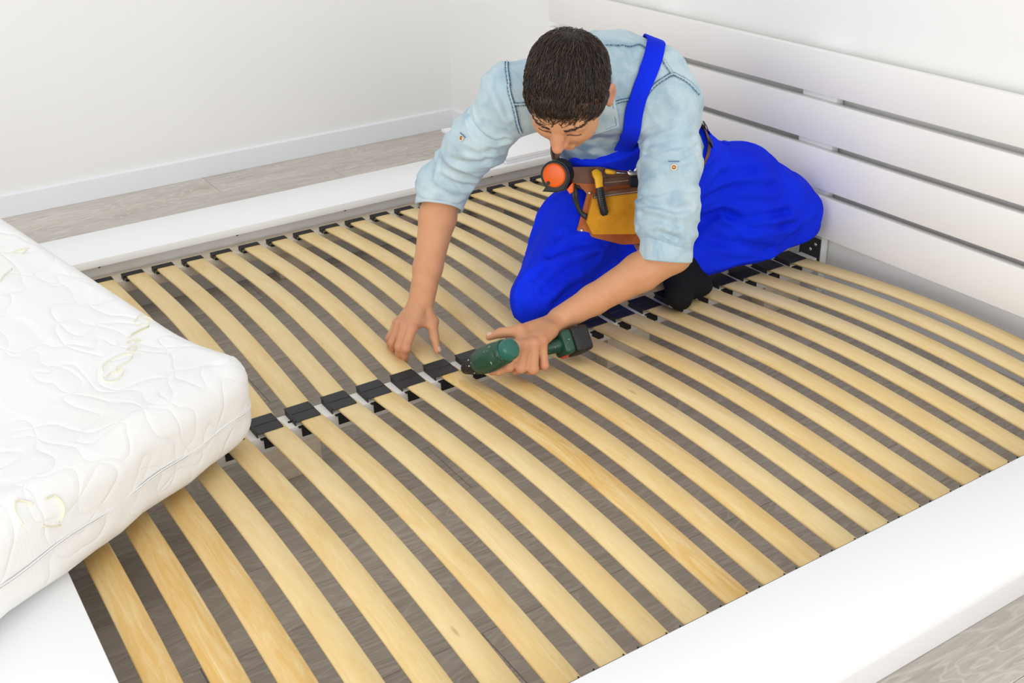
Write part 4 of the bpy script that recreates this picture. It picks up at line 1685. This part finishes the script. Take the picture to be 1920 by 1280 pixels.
obj('lace', bm, nmat('pale_lace', (.62, .50, .38), .8, .2), belt, smooth=True)

# tape measure clipped at his right hip
TC = A(-2.018, 1.385, .484)
tn = A(0.324, -0.946, 0.05)
tn = unit(tn + PN * .55)
tx = unit(A(.54, .84, -.03) - tn * (A(.54, .84, -.03) @ tn))
ty = np.cross(tn, tx)
tape = empty('tape_measure', tuple(TC), 'black tape measure with a round orange face clipped to the tool belt', 'tape measure')


def d_outline(r, n=28):
    pts = []
    for i in range(n):
        a = math.radians(-20 + 250 * i / (n - 1))
        pts.append((r * math.cos(a), r * math.sin(a)))
    pts.append((-r * .88, -r * 1.08))
    pts.append((r * .10, -r * 1.06))
    pts.append((r * .72, -r * .86))
    return pts


def extrude_local(name, outline, n0, n1, O, X, Y, N, mat, parent, bev=.003, seg=3):
    bm = bmesh.new()
    bot = [bm.verts.new(Vector(O + X * x + Y * y + N * n0)) for x, y in outline]
    top = [bm.verts.new(Vector(O + X * x + Y * y + N * n1)) for x, y in outline]
    m = len(outline)
    bm.faces.new(bot[::-1])
    f_ = bm.faces.new(top)
    for i in range(m):
        bm.faces.new((bot[i], bot[(i + 1) % m], top[(i + 1) % m], top[i]))
    bmesh.ops.recalc_face_normals(bm, faces=bm.faces)
    if bev:
        es = [e for e in bm.edges if (e.verts[0] in top and e.verts[1] in top) or (e.verts[0] in bot and e.verts[1] in bot)]
        bmesh.ops.bevel(bm, geom=es, offset=bev, segments=seg, affect='EDGES')
    return obj(name, bm, mat, parent, smooth=True, sharp=50)


extrude_local('case', d_outline(.0355), -.044, 0.0, TC, tx, ty, tn, M_rub, tape)
bm = bmesh.new()
add_lathe(bm, [(0, .0020), (.0225, .0020), (.0245, .0012), (.0262, .0032), (.0275, .0020), (.0278, 0)], 36, frame_matrix(TC + ty * .002 - tx * .001, tx, tn))
obj('face_disc', bm, M_orange, tape, smooth=True, sharp=40)
bm = bmesh.new()
add_lathe(bm, [(0, .0036), (.0040, .0036), (.0046, .0020)], 14, frame_matrix(TC - tx * .0145 - ty * .0165, tx, tn))
obj('pivot', bm, M_rub, tape, smooth=True, sharp=40)
extrude_local('lock_button', [(.026, -.030), (.040, -.014), (.042, -.034), (.034, -.040)], -.026, -.008, TC, tx, ty, tn, M_orange, tape, .002)
extrude_local('belt_clip', [(-.016, .030), (-.006, .030), (-.004, .058), (-.010, .062), (-.018, .058)], -.046, -.041, TC, tx, ty, tn, M_leath, tape, .001)
bm = bmesh.new()
for k in (0, 1):
    o_ = k * .007
    cs = catmull([pw(-.0800 + o_, -.008, .012), pw(-.0755 + o_, -.030, .017), pw(-.0690 + o_ * .6, -.0520, .012), pw(-.0540 + o_ * .3, -.0770, .007), pw(-.0340 + o_ * 1.1, -.0925 + o_, .006)], 6)
    add_tube(bm, cs, .0042, 8, up=PX, flat=.4)
obj('wrist_strap', bm, M_rub, tape, smooth=True)

# utility knife over the pocket
knife = empty('utility_knife', tuple(pw(-.018, -.02, .03)), 'yellow and black utility knife tucked into the front of the belt pocket', 'knife')
bm = bmesh.new()
add_tube(bm, [pw(-.0265, .0215, .020), pw(-.0225, .014, .026), pw(-.0195, .003, .031), pw(-.0190, -.010, .034), pw(-.0180, -.0165, .035)], [.0085, .0120, .0100, .0090, .0092], 14, up=PX, flat=.62)
obj('knife_head', bm, M_yel, knife, smooth=True, sharp=60)
bm = bmesh.new()
add_tube(bm, [pw(-.0180, -.0155, .035), pw(-.0155, -.034, .037), pw(-.0110, -.055, .036), pw(-.0055, -.074, .0335), pw(-.0040, -.079, .033)], [.0092, .0096, .0098, .0094, .0060], 14, up=PX, flat=.62)
h_ = obj('handle', bm, M_rub, knife, smooth=True, sharp=60)
bm = bmesh.new()
for i in range(8):
    u = .12 + i * .085
    y = -.018 - u * .055
    add_tube(bm, [pw(-.0225 + u * .012, y, .0425), pw(-.0125 + u * .012, y + .0008, .0425)], .0011, 6)
obj('grip_rib', bm, M_rub, h_, smooth=True)

# folding tool with open blades
mt = empty('multitool', tuple(pw(.085, .01, .015)), 'black handled folding tool with two open grey blades in the belt loop', 'multitool')
extrude_local('handle', [(.066, .006), (.070, .0095), (.104, .0075), (.112, .002), (.110, -.014), (.072, -.016), (.064, -.010)], .011, .021, PO - PX * .012, PX, PY, PN, M_rub, mt, .003)
extrude_local('blade', [(.061, .0205), (.070, .0205), (.098, .0185), (.106, .012), (.110, .004), (.104, .0095), (.084, .0120), (.070, .0095), (.064, .0130)], .0125, .0150, PO - PX * .012, PX, PY, PN, M_steel, mt, .0006, 1)
extrude_local('blade', [(.076, .0205), (.081, .029), (.088, .038), (.0935, .0435), (.0945, .034), (.092, .0255), (.087, .0195)], .0130, .0150, PO - PX * .012, PX, PY, PN, M_steel, mt, .0006, 1)

sd_ = empty('screwdriver', tuple(pw(.006, .02, .012)), 'small screwdriver with an amber grip behind the utility knife', 'screwdriver')
bm = bmesh.new()
add_tube(bm, [pw(-.002, .022, .012), pw(.003, .020, .013), pw(.014, .0185, .013), pw(.022, .0175, .012)], [.004, .0065, .0055, .0045], 12)
obj('grip', bm, M_yel, sd_, smooth=True)
bm = bmesh.new()
add_tube(bm, [pw(.021, .0176, .012), pw(.050, .0150, .0085)], .0022, 8)
obj('shaft', bm, M_steel, sd_, smooth=True)

# ------------------------------------------------------------------ cordless drill in his left hand
M_green = nmat('dark_green_plastic', (0.008, 0.055, 0.032), 0.38, 0.5)
g = NT(M_green)
v = g.coord()
g.color(g.mix(g.ramp(g.noise(v, 170, 2, 0.5), [(0.70, (0, 0, 0)), (0.73, (1, 1, 1))]), (0.008, 0.058, 0.033), (0.45, 0.47, 0.42)))
M_teal = nmat('teal_end_cap', (0.010, 0.115, 0.085), 0.32, 0.5)
M_dblk = nmat('worn_black_plastic', (0.014, 0.014, 0.014), 0.5, 0.4)
g = NT(M_dblk)
g.color(g.mix(g.ramp(g.noise(g.coord(), 120, 3), [(0.62, (0, 0, 0)), (0.70, (0.6, 0.6, 0.6))]), (0.012, 0.012, 0.012), (0.09, 0.08, 0.07)))
M_red = nmat('red_button', (0.62, 0.06, 0.03), 0.4, 0.5)
DC, DR = A(-1.868, 1.033, .157), A(-1.737, 1.083, .252)
dax = unit(DR - DC)
HB, HE = A(-1.806, 1.078, .192), A(-1.790, 1.268, .189)
hax = unit(HE - HB)
DM = frame_matrix(DC, hax, dax)
DL = float(np.linalg.norm(DR - DC))
drill = empty('cordless_drill', tuple(HB), 'dark green cordless drill with black chuck held in his left hand', 'drill')


def dl(name, prof, mat, parent, seg=28, sharp=35):
    bm = bmesh.new()
    add_lathe(bm, prof, seg, DM)
    return obj(name, bm, mat, parent, smooth=True, sharp=sharp)


bodyd = dl('motor_housing', [(.0, .056), (.0215, .056), (.0255, .060), (.0285, .075), (.0295, .095), (.0285, .118), (.0262, .134), (.0245, .137), (.0, .137)], M_green, drill)
ch = dl('chuck', [(0, .010), (.0105, .010), (.0125, .014), (.0165, .030), (.0185, .034), (.0190, .044), (.0, .044)], M_dblk, drill, 24)
bm = bmesh.new()
for i in range(12):
    a = 2 * math.pi * i / 12
    p = [Vector((.0108 * math.cos(a), .0108 * math.sin(a), .013)), Vector((.0170 * math.cos(a), .0170 * math.sin(a), .031))]
    add_tube(bm, [DM @ q for q in p], .0013, 5)
obj('chuck_rib', bm, M_dblk, ch, smooth=True)
dl('torque_collar', [(0, .0435), (.0205, .0435), (.0225, .047), (.0228, .054), (.0215, .0565), (0, .0565)], M_dblk, drill)
dl('bit', [(0, -.004), (.0012, -.003), (.0030, .000), (.0030, .0105), (0, .0105)], M_steel, drill, 10)
dl('end_ring', [(0, .134), (.0252, .134), (.0265, .138), (.0262, .146), (.0240, .149), (0, .149)], M_green, drill)
dl('end_cap', [(0, .1485), (.0228, .1485), (.0230, .158), (.0218, .1655), (.0185, .1695), (.010, .1715), (0, .1720)], M_teal, drill)
for a in (2.6, 3.2, 4.1):
    bm = bmesh.new()
    Mx = DM @ Matrix.Rotation(a, 4, 'Z')
    o0 = Mx @ Vector((.0225, 0, .0505))
    add_lathe(bm, [(0, .0008), (.0018, .0007), (.0022, -.0005)], 8, frame_matrix(o0, dax, (o0 - (DM @ Vector((0, 0, .0505))))))
    obj('screw_head', bm, M_steel, drill, smooth=True)
bm = bmesh.new()
add_tube(bm, [HB - hax * .004, HB * .75 + HE * .25, HB * .5 + HE * .5, HB * .22 + HE * .78, HB * .14 + HE * .86], [.0205, .0185, .0175, .0195, .027], 18, up=dax, flat=.82)
obj('grip', bm, M_green, drill, smooth=True)
bm = bmesh.new()
tp_ = HB + hax * .026 - dax * .020
add_tube(bm, [tp_ - hax * .010, tp_ + hax * .012], [.009, .008], 10, up=dax)
obj('trigger', bm, M_dblk, drill, smooth=True)
BM_ = frame_matrix(HE, dax, hax)


def dbox(name, x0, x1, y0, y1, z0, z1, mat, bev):
    bm = bmesh.new()
    add_box(bm, x0, x1, y0, y1, z0, z1, bev, 4, BM_)
    return obj(name, bm, mat, drill, smooth=True, sharp=50)


dbox('battery_dock', -.029, .032, -.027, .027, -.034, -.006, M_green, .010)
bat = dbox('battery', -.032, .036, -.028, .030, -.0085, .034, M_dblk, .009)
bm = bmesh.new()
rbp = Vector(HE) - Vector(hax) * .016
nb_ = (BM_.to_3x3() @ Vector((0, 1, 0)))
if nb_.z > 0:
    nb_ = -nb_
add_lathe(bm, [(0, .004), (.008, .0035), (.0105, 0)], 16, frame_matrix(rbp + nb_ * .0262 - Vector(dax) * .012, hax, nb_))
rb = obj('release_button', bm, M_red, drill, smooth=True)
rb['label'] = 'red release button'

# ------------------------------------------------------------------ stitched script and motifs on the mattress, beam bracket
T_cov = bvh_of(cover)
EMB = [
    [(-1.895, .313, .364), (-1.913, .317, .369), (-1.925, .330, .370), (-1.935, .347, .370), (-1.941, .364, .368), (-1.940, .376, .364), (-1.925, .370, .363), (-1.914, .356, .362), (-1.906, .342, .363), (-1.901, .336, .362)],
    [(-1.884, .310, .363), (-1.872, .308, .361), (-1.866, .315, .358), (-1.871, .329, .356), (-1.888, .345, .357), (-1.899, .346, .360), (-1.895, .337, .360), (-1.893, .325, .361), (-1.883, .315, .361)],
    [(-1.954, .371, .369), (-1.965, .382, .367), (-1.971, .394, .364), (-1.956, .387, .363), (-1.950, .376, .366)],
    [(-1.976, .378, .372), (-1.986, .389, .370), (-1.992, .404, .367), (-1.989, .407, .365), (-1.980, .393, .367)],
    [(-1.993, .385, .374), (-2.008, .406, .372), (-2.025, .436, .372)],
    [(-2.004, .394, .374), (-2.015, .412, .374), (-2.027, .436, .372)],
    [(-2.028, .414, .378), (-2.031, .425, .377), (-2.031, .438, .373)],
    [(-2.038, .412, .383), (-2.053, .427, .384), (-2.056, .446, .380), (-2.048, .452, .374)],
    [(-2.045, .444, .374), (-2.046, .436, .377), (-2.040, .436, .376), (-2.035, .440, .374)],
    [(-2.240, .253, .499), (-2.248, .269, .498), (-2.254, .286, .496)],
    [(-2.236, .269, .493), (-2.241, .275, .494), (-2.248, .281, .495)],
    [(-2.142, .209, .483), (-2.159, .220, .486), (-2.185, .239, .486)],
    [(-1.568, .118, .349), (-1.569, .111, .354), (-1.570, .101, .359), (-1.562, .093, .358), (-1.552, .091, .353), (-1.540, .095, .338)],
    [(-1.577, .137, .345), (-1.584, .150, .342), (-1.582, .158, .333), (-1.578, .160, .321), (-1.572, .154, .308), (-1.569, .150, .306)],
    [(-1.553, .125, .318), (-1.560, .137, .307), (-1.569, .149, .299)]]
for k, pts in enumerate(EMB):
    cs = catmull(pts, 5)
    q = [snap(T_cov, c, .0003) for c in cs]
    bm = bmesh.new()
    add_tube(bm, [x for x, _ in q], .0048 if k >= 12 else .0026, 8, up=q[0][1], flat=.22)
    obj('embroidery', bm, M_emb, cover, smooth=True)

bk_ = box_obj('end_bracket', XB - .036, XB + .036, YH - .0045, YH - .0008, .100, .176, M_black, base_, .001)
for dx, dz in ((-.018, .160), (.020, .158), (.004, .140)):
    bm = bmesh.new()
    add_lathe(bm, [(0, .0018), (.0035, .0015), (.0045, 0)], 12, frame_matrix((XB + dx, YH - .0045, dz), (1, 0, 0), (0, -1, 0)))
    obj('bolt', bm, M_steel, bk_, smooth=True)
for yy in (Y0 + 5.62 * PITCH,):
    bm = bmesh.new()
    add_lathe(bm, [(0, .0004), (.0042, .0004), (.0045, 0)], 12, frame_matrix((XB + .004, yy, bt + .0002), (1, 0, 0), (0, 0, 1)))
    obj('screw_hole', bm, M_hole, base_)
